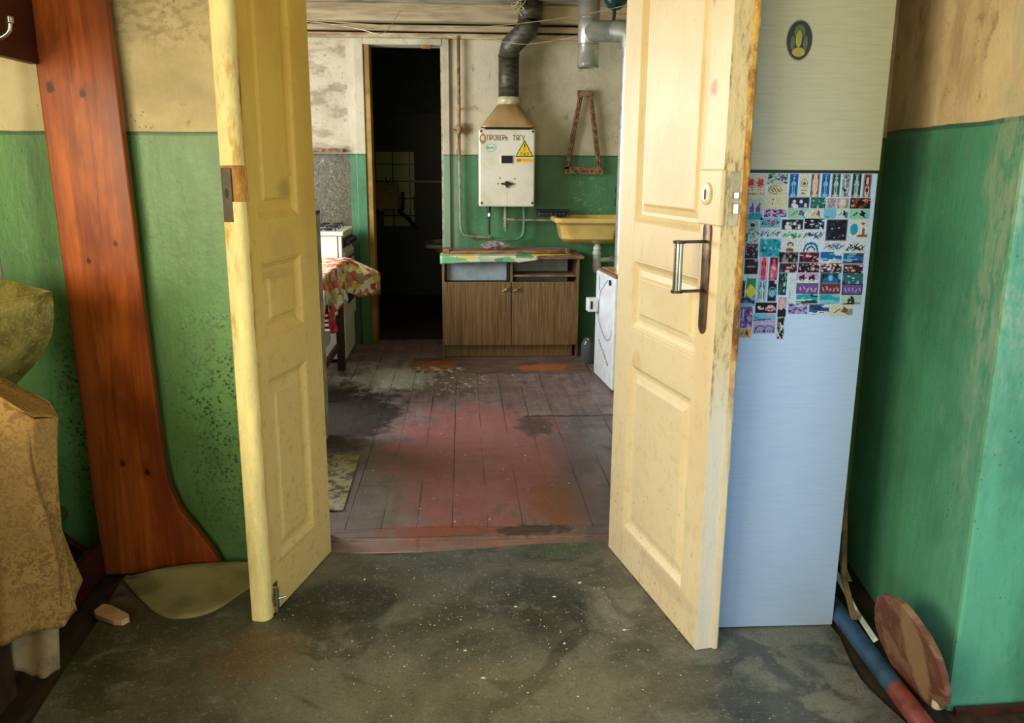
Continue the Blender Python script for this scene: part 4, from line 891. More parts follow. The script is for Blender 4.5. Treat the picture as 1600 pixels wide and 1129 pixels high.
# brown cabinet
CY = 6.2
kc = thing('kitchen_cabinet', (.36, 6.4, 0), 'brown wood-grain base cabinet with missing drawer fronts against the far wall', 'cabinet')
XL, XM, XR = -.155, .357, .862
mb = MB(); mb.box((XL, CY+.018, .004), (XL+.018, 6.70, .742)); mb.box((XR-.018, CY+.018, .004), (XR, 6.70, .76)); mb.box((XM-.009, CY+.02, .10), (XM+.009, 6.70, .742)); mb.box((XL, CY+.02, .10), (XR, 6.70, .118))
mb.build('carcass', 'laminate', kc, bevel=.001)
MB().box((XL+.02, CY+.04, .004), (XR-.04, CY+.056, .100)).build('plinth', 'laminate', kc)
for a, b in ((XL+.001, XM-.004), (XM+.004, XR-.004)):
    dd = MB().box((a, CY, .098), (b, CY+.017, .574)).build('door', 'laminate', kc, bevel=.001)
    hx = b-.035 if a < .3 else a+.035; s_ = 1 if a < .3 else -1
    kb = MB(); kb.lathe([(.001, -.010), (.010, -.008), (.010, .008), (.001, .010)], (hx, CY-.012, .520), 12)
    for an in (.6, 2.5, 3.7, 5.6): kb.tube([(hx, CY-.010, .520), (hx+.036*math.cos(an), CY-.006, .520+.032*math.sin(an))], [.007, .003], 8)
    tag(kb.build('knob', 'brass', dd, smooth='a'), 'star-shaped brass knob')
tag(MB().box((XL+.02, 6.46, .118), (XR-.06, 6.47, .74)).build('back_panel', 'backing', kc), 'pale blue back panel')
tag(MB().box((XL+.035, 6.26, .578), (XM-.035, 6.272, .735)).build('drawer_board', 'backing', kc), 'pale blue board filling the left drawer bay')
for x_ in (XL+.022, XM-.022): MB().box((x_-.008, 6.24, .578), (x_+.008, 6.26, .735)).build('drawer_runner', 'black', kc)
tag(MB().box((XM+.012, CY+.03, .606), (XR-.02, 6.64, .622)).build('shelf', 'raw_wood', kc, bevel=.002), 'bare board shelf in the right bay')
mb = MB(); mb.box((XL-.005, CY-.005, .742), (XR+.03, 6.70, .764)); tag(mb.build('worktop', 'raw_wood', kc, bevel=.003), 'weathered bare worktop')
def wcl(u, v):
    x = XL-.012+.72*u; hem = .708+.014*math.sin(u*3.1)-(.02*max(0, u-.85))
    if u > .8: hem += (u-.8)*.16
    pts = [(6.42, .7665), (6.22, .7665), (CY-.010, .7660), (CY-.014, .755), (CY-.015, hem)]
    s_ = v*4; i = min(int(s_), 3); f = s_-i; return (x, pts[i][0]+(pts[i+1][0]-pts[i][0])*f, pts[i][1]+(pts[i+1][1]-pts[i][1])*f)
tag(MB().grid(wcl, 30, 16).build('oilcloth_strip', 'worktop_cloth', smooth=True, solid=.0015), 'green and yellow oilcloth strip hanging over the brown cabinet edge', 'oilcloth')
mb = MB(); mb.rings([[(x, y, .768) for x, y in ((.50, 6.19), (.56, 6.185), (.66, 6.20), (.80, 6.25), (.62, 6.30), (.52, 6.28))], [(x, y, .772) for x, y in ((.50, 6.19), (.56, 6.185), (.66, 6.20), (.80, 6.25), (.62, 6.30), (.52, 6.28))]]); tag(mb.build('yellow_scrap', 'sign_yellow'), 'yellow curled scrap on the right end of the worktop', 'scrap')
mb = MB(); mb.prism([(-.13, 6.30, .768), (.66, 6.36, .768), (.80, 6.40, .768), (.80, 6.62, .768), (-.08, 6.56, .768)], (0, 0, .022)); tag(mb.build('loose_board', 'raw_wood', bevel=.004), 'grey-brown warped board lying on the cabinet worktop', 'board')
tag(MB().box((-.148, 6.30, .766), (-.10, 6.44, .806)).build('wood_block', 'raw_wood', bevel=.003), 'small wood block at the left end of the worktop', 'block')
tag(MB().box((.772, 6.28, .772), (.80, 6.36, .81)).build('wood_block', 'rusty', bevel=.003), 'reddish block under the yellow sink', 'block')
# crumpled clear film
mb = MB(); c = PY(773, 376, 6.42); n = 22; rs = []
for i in range(9):
    ph_ = math.pi*(i+.3)/9.2; rs.append([(c.x+(.105*math.sin(ph_))*math.cos(k*2*math.pi/n)*R.uniform(.6, 1.25), c.y+.05*math.sin(ph_)*math.sin(k*2*math.pi/n)*R.uniform(.6, 1.25), .793+.030+.030*math.cos(ph_)*R.uniform(.7, 1.2)) for k in range(n)])
tag(mb.rings(rs).build('plastic_film', 'film'), 'crumpled transparent plastic film on the worktop under the heater', 'plastic film')
# gas pipe riser
GY = 6.70
gp = thing('gas_riser', tuple(PY(718, 380, GY)), 'thin ochre gas riser pipe with valves right of the inner doorway', 'pipe')
u = lambda x, y, Y_=GY: PY(x, y, Y_)
tag(MB().tube([u(716, 56), u(717, 150), u(717.5, 240)], .0125).build('pipe', 'rust_pipe', gp, smooth=True), 'ochre upper pipe')
tag(MB().tube(smoothpath([u(717.5, 238), u(718.5, 300), u(720, 352), u(724, 364), u(733, 369), u(770, 371)], 4), .0105).build('pipe', 'grey_pipe', gp, smooth=True), 'dull cream lower pipe')
for y_, r_, h_ in ((171, .017, .02), (203, .022, .05), (237, .018, .035)):
    c = u(717, y_); mb = MB(); mb.tube([c-Vector((0, 0, h_/2)), c+Vector((0, 0, h_/2))], r_, 8)
    if y_ == 203: mb.tube([c+Vector((-.045, 0, 0)), c+Vector((.035, 0, .002))], .008, 8); mb.tube([c+Vector((0, -.01, 0)), c+Vector((0, -.04, 0))], .012, 8)
    if y_ == 171: mb.tube([c, c+Vector((.05, -.01, .012))], .006, 8)
    mb.build('coupling', 'rust_pipe', gp, smooth='a')
# water heater
HY = 6.50
hx0, hx1 = PY(748, 200, HY).x, PY(836.5, 200, HY).x; hz1, hz0 = PY(790, 202, HY).z, PY(790, 323, HY).z
gh = thing('gas_water_heater', ((hx0+hx1)/2, 6.62, hz0), 'white enamelled gas water heater with warning sign and tan flue hood', 'water heater')
mb = MB(); mb.box((hx0, HY, hz0), (hx1, 6.74, hz1)); mb.build('casing', 'enamel', gh, bevel=.012)
def hp_(x, y, d=.001): return PY(x, y, HY-d)
a, b = hp_(783.5, 243), hp_(801, 255)
MB().box((a.x-.008, HY-.004, b.z-.008), (b.x+.008, HY+.002, a.z+.008)).build('window_frame', 'enamel', gh, bevel=.003)
tag(MB().box((a.x, HY-.0055, b.z), (b.x, HY-.001, a.z)).build('sight_window', 'black', gh), 'black sight window')
c = hp_(792, 287); mb = MB(); mb.tube([(c.x, HY, c.z), (c.x, HY-.022, c.z)], .020, 18); mb.box((c.x-.045, HY-.016, c.z-.007), (c.x+.045, HY-.008, c.z+.007)); mb.box((c.x-.006, HY-.014, c.z-.032), (c.x+.006, HY-.006, c.z)); kn = mb.build('control_knob', 'dark_steel', gh, bevel=.002)
for x_, y_ in ((750, 205), (834.5, 205.5), (751, 317), (833.5, 317), (781, 278), (804, 279), (778, 287)):
    c = hp_(x_, y_); r_ = .0085 if x_ in (750, 834.5, 751, 833.5) else .0045
    MB().tube([(c.x+(.008 if x_ < 760 else -.008 if x_ > 825 else 0), HY+.001, c.z), (c.x+(.008 if x_ < 760 else -.008 if x_ > 825 else 0), HY-.003, c.z)], r_, 10).build('screw', 'black', gh)
mb = MB(); mb.tube([(hp_(792, 297).x, HY-.0004, hp_(792, 297).z), (hp_(792, 322).x, HY-.0004, hp_(792, 322).z)], .0008, 6); tag(mb.build('drip_mark', 'grey_ink', gh), 'thin grey drip line')
c = hp_(777, 215.5); text_mesh('ПРОВЕРЬ', .052, (c.x, HY-.0006, c.z), (1, 0, 0), (0, 0, 1), 'dark_ink', 'hand_lettering', gh, wide=.66)
c = hp_(810.5, 216); text_mesh('ТЯГУ', .052, (c.x, HY-.0006, c.z), (1, 0, 0), (0, 0, 1), 'dark_ink', 'hand_lettering', gh, wide=.72)
# yellow warning triangle, label, oval and green stickers on the casing
ta, tb, tc = hp_(819.5, 218.5), hp_(805, 245), hp_(833.5, 245)
ws = thing('warning_sign', tuple(tb), 'yellow triangular warning sign on the white water heater', 'sign')
mb = MB(); mb.prism([(p.x, HY-.0005, p.z) for p in (ta, tb, tc)], (0, -.0012, 0)); mb.build('border', 'sign_black', ws)
ctr = (ta+tb+tc)/3; mb = MB(); mb.prism([(ctr.x+(p.x-ctr.x)*.86, HY-.0018, ctr.z+(p.z-ctr.z)*.86) for p in (ta, tb, tc)], (0, -.0006, 0)); mb.build('face', 'sign_yellow', ws)
c = hp_(819.7, 230.5); text_mesh('!', .075, (c.x, HY-.0028, c.z), (1, 0, 0), (0, 0, 1), 'sign_black', 'exclamation_mark', ws)
c = hp_(819.7, 241); text_mesh('ГАЗ', .030, (c.x, HY-.0028, c.z), (1, 0, 0), (0, 0, 1), 'sign_black', 'gas_wording', ws, wide=1.15)
a, b = hp_(806.5, 247), hp_(832.5, 253.5)
wl = thing('warning_label', tuple(b), 'small yellow strip label with an orange square beneath the warning triangle', 'label')
MB().box((a.x, HY-.0012, b.z), (b.x, HY-.0003, a.z)).build('strip', 'sign_yellow', wl)
MB().box((a.x+.003, HY-.0018, b.z+.004), (a.x+.036, HY-.001, a.z-.004)).build('orange_square', 'sign_orange', wl)
for k, ww in ((0, .075), (1, .055)):
    MB().box((a.x+.046, HY-.0017, b.z+.010+k*.011), (a.x+.046+ww, HY-.001, b.z+.013+k*.011)).build('printed_line', 'sign_orange', wl)
c = hp_(753.5, 216.5)
os_ = thing('oval_sticker', tuple(c), 'small brown oval portrait sticker at the top left of the water heater', 'sticker')
def el2(c, rx, rz, y, n=28, dx=0, dz=0): return [(c.x+dx+rx*math.cos(2*math.pi*i/n), y, c.z+dz+rz*math.sin(2*math.pi*i/n)) for i in range(n)]
c.x += .004
MB().rings([el2(c, .024, .038, HY-.0002), el2(c, .024, .038, HY-.001)]).build('backing', 'hood_tan', os_); MB().rings([el2(c, .012, .018, HY-.001, dz=.004), el2(c, .011, .017, HY-.0016, dz=.004)]).build('portrait', 'cream_enamel', os_)
c = hp_(766.5, 231); gs = thing('green_sticker', tuple(c), 'pale round sticker with green marks below the oval portrait', 'sticker')
MB().rings([el2(c, .043, .034, HY-.0002), el2(c, .043, .034, HY-.0009)]).build('backing', 'pale_paper', gs)
mb = MB()
for k in range(5): mb.box((c.x-.026+k*.0105, HY-.0016, c.z-.007+(k % 2)*.003), (c.x-.019+k*.0105, HY-.0009, c.z+.009-(k % 3)*.003))
mb.build('green_marks', 'green_ink', gs)
mb = MB(); ring_ = [Vector(p) for p in el2(c, .037, .028, HY-.0012)]; mb.tube(ring_+[ring_[0]], .0012, 6); mb.build('green_ring', 'green_ink', gs)
# hood and flue
hd = MB(); t0, t1 = PY(779, 162, 6.58), PY(811, 162, 6.58); b0, b1 = PY(754, 198, HY+.02), PY(835, 198, HY+.02)
bx0, bx1 = hx0+.02, hx1-.008; cxm = (t0.x+t1.x)/2; hr = (t1.x-t0.x)/2
def sq(cx_, cy_, rx, ry, z, k, n=32):
    out = []
    for i in range(n):
        a = 2*math.pi*i/n+math.pi/n; c_, s_ = math.cos(a), math.sin(a); m_ = max(abs(c_), abs(s_)); f = (1-k)+k/m_; out.append((cx_+rx*c_*f, cy_+ry*s_*f, z))
    return out
bcx = (bx0+bx1)/2
hd.rings([sq(bcx, 6.62, (bx1-bx0)/2, .105, hz1+.016, 1), sq(bcx, 6.62, (bx1-bx0)/2, .105, hz1+.026, 1), sq(cxm, 6.62, hr, hr, t0.z, 0)], True, False)
hood = hd.build('flue_hood', 'hood_tan', gh, smooth='a', solid=.003)
MB().box((bx0+.03, 6.55, hz1-.002), (bx1-.03, 6.70, hz1+.02)).build('draught_gap', 'black', gh)
tc_ = PY(795, 151, 6.58).z
MB().lathe([(hr+.003, t0.z-.004), (hr+.003, tc_)], (cxm, 6.62, 0), 32, cap=False).build('collar', 'cream_enamel', gh, smooth='a', solid=.003)
fl = thing('flue_duct', (cxm, 6.60, tc_), 'sooty dark steel flue duct bending up from the water heater', 'duct')
e1 = PY(795, 86, 6.57); e2 = PY(829, 40, 6.50); e3 = PY(829, -30, 6.50)
e1.x = cxm; r1 = hr-.001
p1 = Vector((cxm, 6.62, tc_-.01)); p2 = Vector((cxm, 6.61, e1.z))
MB().tube([p1, p2], r1, 28, False).build('straight_section', 'black_duct', fl, smooth='a', solid=.002)
p2b = PY(798, 72, 6.56); p3 = PY(822, 48, 6.52); p4 = PY(828, 30, 6.50); p5 = Vector((p4.x+.005, 6.50, 2.56))
MB().tube([p2, p2b, p3, p4], [r1, r1*1.0, r1*1.05, r1*1.08], 28, False).build('elbow', 'black_duct', fl, smooth='a', solid=.002)
MB().tube([p4, p5], r1*1.12, 28, False).build('straight_section', 'black_duct', fl, smooth='a', solid=.002)
for p, r_ in ((p2, r1), (p4, r1*1.10)): MB().tube([p-Vector((0, 0, .005)), p+Vector((0, 0, .005))], r_+.005, 28).build('seam_ring', 'black_duct', fl, smooth='a')
mb = MB()
for k in range(10):
    b_ = PY(808+R.uniform(-4, 8), 4+R.uniform(-4, 4), 6.40); mb.tube(smoothpath([b_, b_+Vector((R.uniform(-.05, .05), R.uniform(-.03, .0), R.uniform(-.05, .03))), b_+Vector((R.uniform(-.08, .06), -.02, R.uniform(-.08, -.02)))], 3), .0035, 5)
tag(mb.build('rope_tangle', 'wire'), 'frayed pale rope tied round the top of the sooty duct', 'rope')
# pipes under the heater
hpz = thing('heater_pipework', tuple(PY(790, 360, 6.70)), 'green painted water pipes and valve below the water heater', 'pipework')
v = lambda x, y, Y_=6.66: PY(x, y, Y_)
tag(MB().tube([v(764, 320), v(764, 330)], .016, 12).tube([v(764, 330), v(764, 342)], .013, 6).tube([v(764, 342), v(764.5, 366)], .009).build('gas_valve', 'dark_steel', hpz, smooth='a'), 'dark gas hose and valve')
tag(MB().tube([v(765, 333), v(765, 338)], .018, 8).build('valve_nut', 'steel', hpz, smooth='a'), 'bright steel nut')
MB().tube([v(790, 320), v(790, 345), v(790, 350)], .014).tube([v(786, 341), v(798, 343), v(864, 344)], .012).tube([v(790, 349), v(790, 355)], .020, 10).tube([v(790, 355), v(790, 362)], [.012, .006], 8).build('cold_pipe', 'grey_pipe', hpz, smooth='a')
MB().tube(smoothpath([v(819, 320), v(819, 350), v(817, 366), v(809, 373), v(795, 375), v(775, 374.5)], 5), .012).tube([v(819, 329), v(819, 333)], .019, 8).build('hot_pipe', 'green_pipe', hpz, smooth='a')
# tray
tx = [PY(840, 327, 6.68), PY(887, 338, 6.68)]
sb = thing('rubber_tray', (tx[0].x, 6.7, tx[1].z), 'black ribbed rubber tray on the pipe between heater and sink', 'tray')
MB().box((tx[0].x, 6.60, tx[1].z+.004), (tx[1].x-.02, 6.745, tx[0].z-.012)).build('body', 'plastic_black', sb, bevel=.006)
MB().box((tx[0].x-.012, 6.59, tx[0].z-.012), (tx[1].x, 6.745, tx[0].z)).build('lip', 'plastic_black', sb, bevel=.004)
for k in range(7): x_ = tx[0].x+.03+k*.033; MB().box((x_, 6.588, tx[1].z+.008), (x_+.012, 6.602, tx[0].z-.016)).build('rib', 'plastic_black', sb, bevel=.002)
# trapezoid rusty frame
ft = thing('rusty_bracket', tuple(PY(912, 270, 6.72)), 'rusty trapezoid iron bracket hanging on the wall above the sink', 'bracket')
w3 = lambda x, y: PY(x, y, 6.72)
def bar(p, q, wd, name):
    d = (q-p).normalized(); n_ = Vector((d.z, 0, -d.x))*wd/2; mb = MB(); mb.prism([p+n_, q+n_, q-n_, p-n_], (0, -.018, 0)); return mb.build(name, 'rusty', ft, bevel=.001)
bar(w3(902, 146), w3(926, 147), .045, 'top_plate'); bar(w3(881, 266), w3(942, 267), .055, 'bottom_plate')
L1 = (w3(907, 149), w3(885, 264)); L2 = (w3(922, 149), w3(936, 264))
for p, q in (L1, L2):
    b_ = bar(p, q, .034, 'side_bar')
    for k in range(9):
        c = p.lerp(q, (k+.7)/9.4); d = (q-p).normalized(); pts = [c+d*.020*math.cos(a)+Vector((d.z, 0, -d.x))*.009*math.sin(a)+Vector((0, -.024, 0)) for a in [i*math.pi/5 for i in range(11)]]
        MB().tube(pts, .004, 6).build('chain_link', 'rusty', ft, smooth=True)
for k in range(5):
    c = w3(887+k*12.4, 267.5); MB().tube([c+Vector((0, -.017, 0)), c+Vector((0, -.0195, 0))], .008, 10).build('hole', 'black', ft)
# yellow sink
sk = thing('enamel_sink', (1.0, 6.5, .81), 'yellow enamel sink on the far wall beside the cabinet', 'sink')
sx0 = PY(868, 343, 6.28).x; sz = PY(900, 341, 6.28).z; sx1 = sx0+.66
def rr(x0, x1, y0, y1, z, rad, n=8):
    out = []
    for cx_, cy_, a0 in ((x1-rad, y1-rad, 0), (x0+rad, y1-rad, 90), (x0+rad, y0+rad, 180), (x1-rad, y0+rad, 270)):
        for i in range(n+1): a = math.radians(a0+90*i/n); out.append((cx_+rad*math.cos(a), cy_+rad*math.sin(a), z))
    return out
Y0, Y1 = 6.28, 6.745
bz = PY(900, 384, 6.36).z
mb = MB(); mb.rings([rr(sx0+.10, sx1-.10, Y0+.12, Y1-.10, bz+.012, .08), rr(sx0+.06, sx1-.06, Y0+.07, Y1-.05, bz+.05, .09), rr(sx0+.045, sx1-.045, Y0+.045, Y1-.03, sz-.06, .08), rr(sx0+.035, sx1-.035, Y0+.035, Y1-.02, sz-.045, .06), rr(sx0+.004, sx1-.004, Y0+.004, Y1, sz-.035, .05), rr(sx0, sx1, Y0, Y1, sz-.018, .05), rr(sx0+.004, sx1-.004, Y0+.006, Y1, sz-.002, .05), rr(sx0+.03, sx1-.03, Y0+.03, Y1-.02, sz, .05), rr(sx0+.04, sx1-.04, Y0+.045, Y1-.035, sz-.02, .05), rr(sx0+.08, sx1-.08, Y0+.09, Y1-.08, bz+.05, .08), rr(sx0+.14, sx1-.14, Y0+.15, Y1-.14, bz+.025, .06)])
mb.build('bowl', 'sink', sk, smooth='a')
dxp = PY(933, 390, 6.45).x
mb = MB(); mb.lathe([(.022, bz+.012), (.022, bz-.01), (.030, bz-.012), (.030, bz-.035), (.026, bz-.04), (.034, bz-.055), (.034, bz-.075), (.030, bz-.08), (.030, bz-.15), (.034, bz-.155), (.034, bz-.17), (.028, bz-.19), (.020, bz-.21), (.001, bz-.215)][::-1], (dxp, 6.45, 0), 24)
mb.tube(smoothpath([(dxp+.02, 6.45, bz-.115), (dxp+.10, 6.48, bz-.115), (dxp+.15, 6.55, bz-.13), (dxp+.16, 6.70, bz-.13)], 4), .020)
tag(mb.build('drain_trap', 'plastic_white', sk, smooth='a'), 'white plastic bottle trap')
mb = MB(); mb.tube(smoothpath([PY(963, 380, 6.26), PY(961, 368, 6.26), PY(964, 358, 6.26), PY(970, 353, 6.27)], 4), .012); mb.build('overflow_clip', 'dark_steel', sk, smooth=True)
mb = MB(); mb.tube(smoothpath([PY(967, 288, 6.6), PY(961, 296, 6.6), PY(964, 306, 6.6), PY(960, 316, 6.6), PY(966, 326, 6.6), PY(972, 330, 6.6)], 5), .006); tag(mb.build('wire_loop', 'wire_dark'), 'dark twisted wire loop hanging above the yellow sink', 'wire')
# boiler
b1_, b2_ = Vector((.904, 5.694, 0)), Vector((.945, 5.197, 0)); bd = (b2_-b1_).normalized(); bn_ = Vector((bd.y, -bd.x, 0)); bn_ = bn_ if bn_.x > 0 else -bn_
bxf = lambda p: b1_+bd*p.x+bn_*p.y+Vector((0, 0, p.z))
L = (b2_-b1_).length
bo = thing('floor_boiler', tuple(b1_+bd*L/2+bn_*.22), 'white floor standing boiler half hidden behind the right door leaf', 'boiler')
MB(bxf).box((0, 0, .004), (L, .45, .728)).build('casing', 'enamel_cold', bo, bevel=.014)
tag(MB(bxf).box((.01, .005, .728), (L-.005, .44, .745)).build('top_frame', 'rusty', bo, bevel=.002), 'rust brown top')
MB(bxf).box((.04, .03, .744), (L-.04, .42, .750)).build('top_plate', 'hood_tan', bo, bevel=.002)
mb = MB(bxf); mb.box((.02, -.06, .575), (.20, -.001, .575+.10)) if False else mb.box((.035, -.075, .455), (.115, -.001, .545)); tag(mb.build('control_box', 'enamel_cold', bo, bevel=.006), 'small white box on the side')
tag(MB(bxf).box((.1145, -.060, .474), (.1165, -.045, .528)).build('box_slot', 'black', bo), 'dark end of the box')
MB(bxf).box((.10, -.002, .60), (.106, .002, .70)).build('vent_slot', 'black', bo)
MB(bxf).tube([(.40, -.002, .69), (.40, -.010, .69)], .018, 14).build('round_socket', 'dark_steel', bo)
mb = MB(bxf); mb.tube(smoothpath([(.34, -.004, .70), (.22, -.004, .64), (.14, -.004, .58), (.12, -.008, .44), (.20, -.006, .36), (.34, -.006, .31), (.44, -.006, .34), (.47, -.006, .40)], 6), .0014, 6); mb.build('wire', 'wire_dark', bo)
for k in range(9):
    t0_ = .13+k*.030; zz_ = .262-k*.014
    MB(bxf).tube(smoothpath([(t0_, -.0012, zz_-.010), (t0_+.004, -.0012, zz_+.014), (t0_+.013, -.0012, zz_-.006), (t0_+.018, -.0012, zz_+.010), (t0_+.026, -.0012, zz_-.008 if k % 2 else zz_+.004)], 3), .0013, 5).build('pen_scribble', 'grey_ink', bo)
# boiler flue in aluminium
af = thing('aluminium_flue', (1.08, 5.62, .75), 'shiny aluminium flue rising from the boiler to a tee at the ceiling', 'duct')
q = PY(974, 200, 5.62); ax_ = q.x+.028
MB().tube([(ax_, 5.62, .748), (ax_, 5.62, 2.19)], .057, 28).build('riser', 'alu', af, smooth='a')
ez = PY(975, 48, 5.62).z; tp_ = PY(920, 50, 6.05); 
MB().tube(smoothpath([(ax_, 5.62, 2.14), (ax_, 5.62, 2.21), (ax_-.015, 5.64, ez-.01), (ax_-.07, 5.72, ez+.012)], 4), .070, 28).build('elbow', 'galv', af, smooth='a')
ty = 6.12; tcx = PY(920, 50, ty).x; tz = PY(915, 50, ty).z
MB().tube([(ax_-.055, 5.70, ez+.01), (tcx+.02, ty-.02, tz)], .068, 28).build('cross_pipe', 'galv', af, smooth='a')
MB().tube([(tcx, ty, PY(920, 106, ty).z), (tcx, ty, 2.56)], .073, 32, False).build('tee_pipe', 'alu', af, smooth='a', solid=.002)
for z_ in (tz-.085, tz+.09, PY(920, 104, ty).z): MB().lathe([(.0735, z_), (.077, z_+.003), (.0735, z_+.006)], (tcx, ty, 0), 32, cap=False).build('seam_ring', 'alu', af, smooth='a', solid=.001)
# teal pot hanging at the ceiling
pc = PY(962, 2, 5.85); hb = thing('teal_bowl', (pc.x, 5.85, pc.z), 'dark teal enamel bowl high by the aluminium flue', 'bowl')
MB().lathe([(.001, -.055), (.030, -.052), (.055, -.035), (.072, -.005), (.080, .03), (.082, .06), (.078, .06), (.05, -.02), (.001, -.045)], (pc.x, 5.85, pc.z), 32).build('bowl_body', 'teal_enamel', hb, smooth='a')
MB().tube([(pc.x-.005, 5.86, pc.z-.05), (pc.x-.008, 5.86, pc.z-.12)], .012, 10).build('stem', 'black', hb)
MB().tube([(pc.x, 5.85, pc.z+.05), (pc.x, 5.85, 2.56)], .006, 8).build('hanger_rod', 'dark_steel', hb)
# clotheslines
def line(pts, Y_, lab, r=.0022, e0=None, e1=None): tag(MB().tube(smoothpath(([Vector(e0)] if e0 else [])+[PY(x, y, Y_) for x, y in pts]+([Vector(e1)] if e1 else []), 6), r, 6).build('clothesline', 'wire', smooth=True), lab, 'cord')
line([(380, 14), (482, 30), (560, 37), (650, 42), (730, 43), (800, 38), (880, 28), (930, 19), (1010, 2)], 5.0, 'pale sagging clothesline crossing below the kitchen ceiling', e0=(-2.2, 5.0, 2.40), e1=(1.75, 5.0, 2.45))
line([(380, 28), (482, 34), (520, 38), (560, 45), (600, 51)], 5.6, 'second clothesline close under the first at the left', e0=(-2.2, 5.3, 2.42), e1=(-.45, 6.62, 2.50))
line([(700, 56), (740, 60), (790, 66), (820, 69), (850, 66), (890, 59), (905, 54)], 6.3, 'thin cord looping in front of the sooty duct', e0=(-.06, 6.69, 2.355), e1=(.95, 6.69, 2.39))
# shelf board left of doorway
a, b = PY(480, 232, 6.68), PY(537, 238, 6.68)
tag(MB().box((a.x-.05, 6.66, b.z), (b.x, 6.748, b.z+.028)).build('wall_ledge', 'rusty', bevel=.004), 'short brown ledge on the stained wall left of the inner doorway', 'ledge')
# stove
sv = thing('gas_stove', (-1.10, 6.35, 0), 'white gas stove in the far left corner with its side to the hall', 'stove')
SX, SY0, SY1, SZ = -.852, 6.05, 6.60, .95
MB().box((-1.36, SY0, .03), (SX, SY1, SZ-.03)).build('body', 'enamel', sv, bevel=.006)
MB().box((-1.38, SY0-.012, SZ-.028), (SX+.012, SY1+.01, SZ)).build('hob_top', 'enamel', sv, bevel=.004)
MB().box((-1.02, SY0-.002, .705), (-.94, SY0+.002, .725)).build('side_slot', 'black', sv)
MB().box((-.885, SY0-.003, .05), (-.880, SY0+.002, .92)).build('panel_seam', 'black', sv)
MB().box((SX-.002, SY0+.03, .835), (SX+.012, SY1-.03, .90)).build('control_panel', 'plastic_black', sv, bevel=.003)
for k in range(4): MB().tube([(SX+.01, SY0+.08+k*.13, .868), (SX+.045, SY0+.08+k*.13, .868)], .02, 14).build('knob', 'plastic_black', sv, smooth='a')
od2 = MB().box((SX-.002, SY0+.02, .30), (SX+.014, SY1-.02, .80)).build('oven_door', 'enamel', sv, bevel=.004)
MB().tube([(SX+.04, SY0+.06, .765), (SX+.04, SY1-.06, .765)], .009, 10).build('oven_handle', 'plastic_black', sv, smooth='a')
MB().box((SX+.010, SY0+.10, .42), (SX+.018, SY1-.10, .68)).build('oven_window', 'black', sv)
for bx_, by_ in ((-.98, 6.2), (-1.22, 6.2), (-.98, 6.45), (-1.22, 6.45)):
    mb = MB(); mb.lathe([(.045, SZ), (.045, SZ+.012), (.001, SZ+.014)], (bx_, by_, 0), 18)
    for an in range(4): d = Vector((math.cos(an*math.pi/2+.78), math.sin(an*math.pi/2+.78), 0)); mb.tube([Vector((bx_, by_, SZ+.03))+d*.02, Vector((bx_, by_, SZ+.03))+d*.10, Vector((bx_, by_, SZ+.002))+d*.11], .005, 6)
    mb.build('burner_grate', 'plastic_black', sv)
# table with oilcloth
TX, TY0, TY1, TZ = -.800, 4.84, 5.96, .775
tb_ = thing('kitchen_table', (-1.15, 5.4, 0), 'dark wooden table at the left of the kitchen beneath a floral oilcloth', 'table')
MB().box((-1.50, TY0+.02, TZ-.025), (TX-.02, TY1-.02, TZ)).build('tabletop', 'table_wood', tb_, bevel=.003)
MB().box((-1.45, TY0+.06, TZ-.12), (TX-.07, TY1-.06, TZ-.027)).build('apron', 'table_wood', tb_)
for x_, y_ in ((-1.44, 4.95), (TX-.06, 5.02), (-1.44, 5.86), (TX-.06, 5.86)): MB().box((x_-.026, y_-.026, 0), (x_+.026, y_+.026, TZ-.03)).build('leg', 'table_wood', tb_, bevel=.003)
MB().box((-.885, 5.02, .16), (-.86, 5.86, .20)).build('stretcher', 'table_wood', tb_, bevel=.002)
def tcl(u, v):
    # u along table (near to far), v from left over the top then down the right side
    y = TY0+(TY1-TY0)*u; s_ = v*1.55
    if s_ < 1: return (-1.50+(TX+.50+1.0)*s_ if False else -1.50+(TX+1.50)*s_, y, TZ+.004+.003*math.sin(u*17+s_*9))
    d = (s_-1)/.55; drop = .235+.03*math.sin(u*9)+.02*math.sin(u*23)-.06*max(0, u-.6)/.4
    fo = (.016*math.sin(u*34)+.010*math.sin(u*61+2))*d
    fl_ = max(0, (u-.80)/.20)**.8
    zd = drop*d*(1-fl_)+fl_*(.10*min(1, d/.55)+.17*max(0, d-.55)/.45)
    return (TX+.006+fo*(1-fl_)+.02*d+fl_*.20*min(1, d/.55)-fl_*.03*max(0, d-.55), y+.04*fl_*d, TZ+.002-zd)
mb = MB(); mb.grid(tcl, 90, 40)
def tfr(u, v):
    x = -1.50+(TX+1.50+.01)*u; return (x+.004*math.sin(v*6), TY0-.004-.012*v+(.014*math.sin(u*48)+.008*math.sin(u*90))*v, TZ+.004-(.24+.03*math.sin(u*12))*v)
mb.grid(tfr, 60, 16)
tag(mb.build('floral_oilcloth', 'oilcloth', smooth=True, solid=.0015), 'red, yellow and white floral oilcloth hanging over the kitchen table', 'tablecloth')
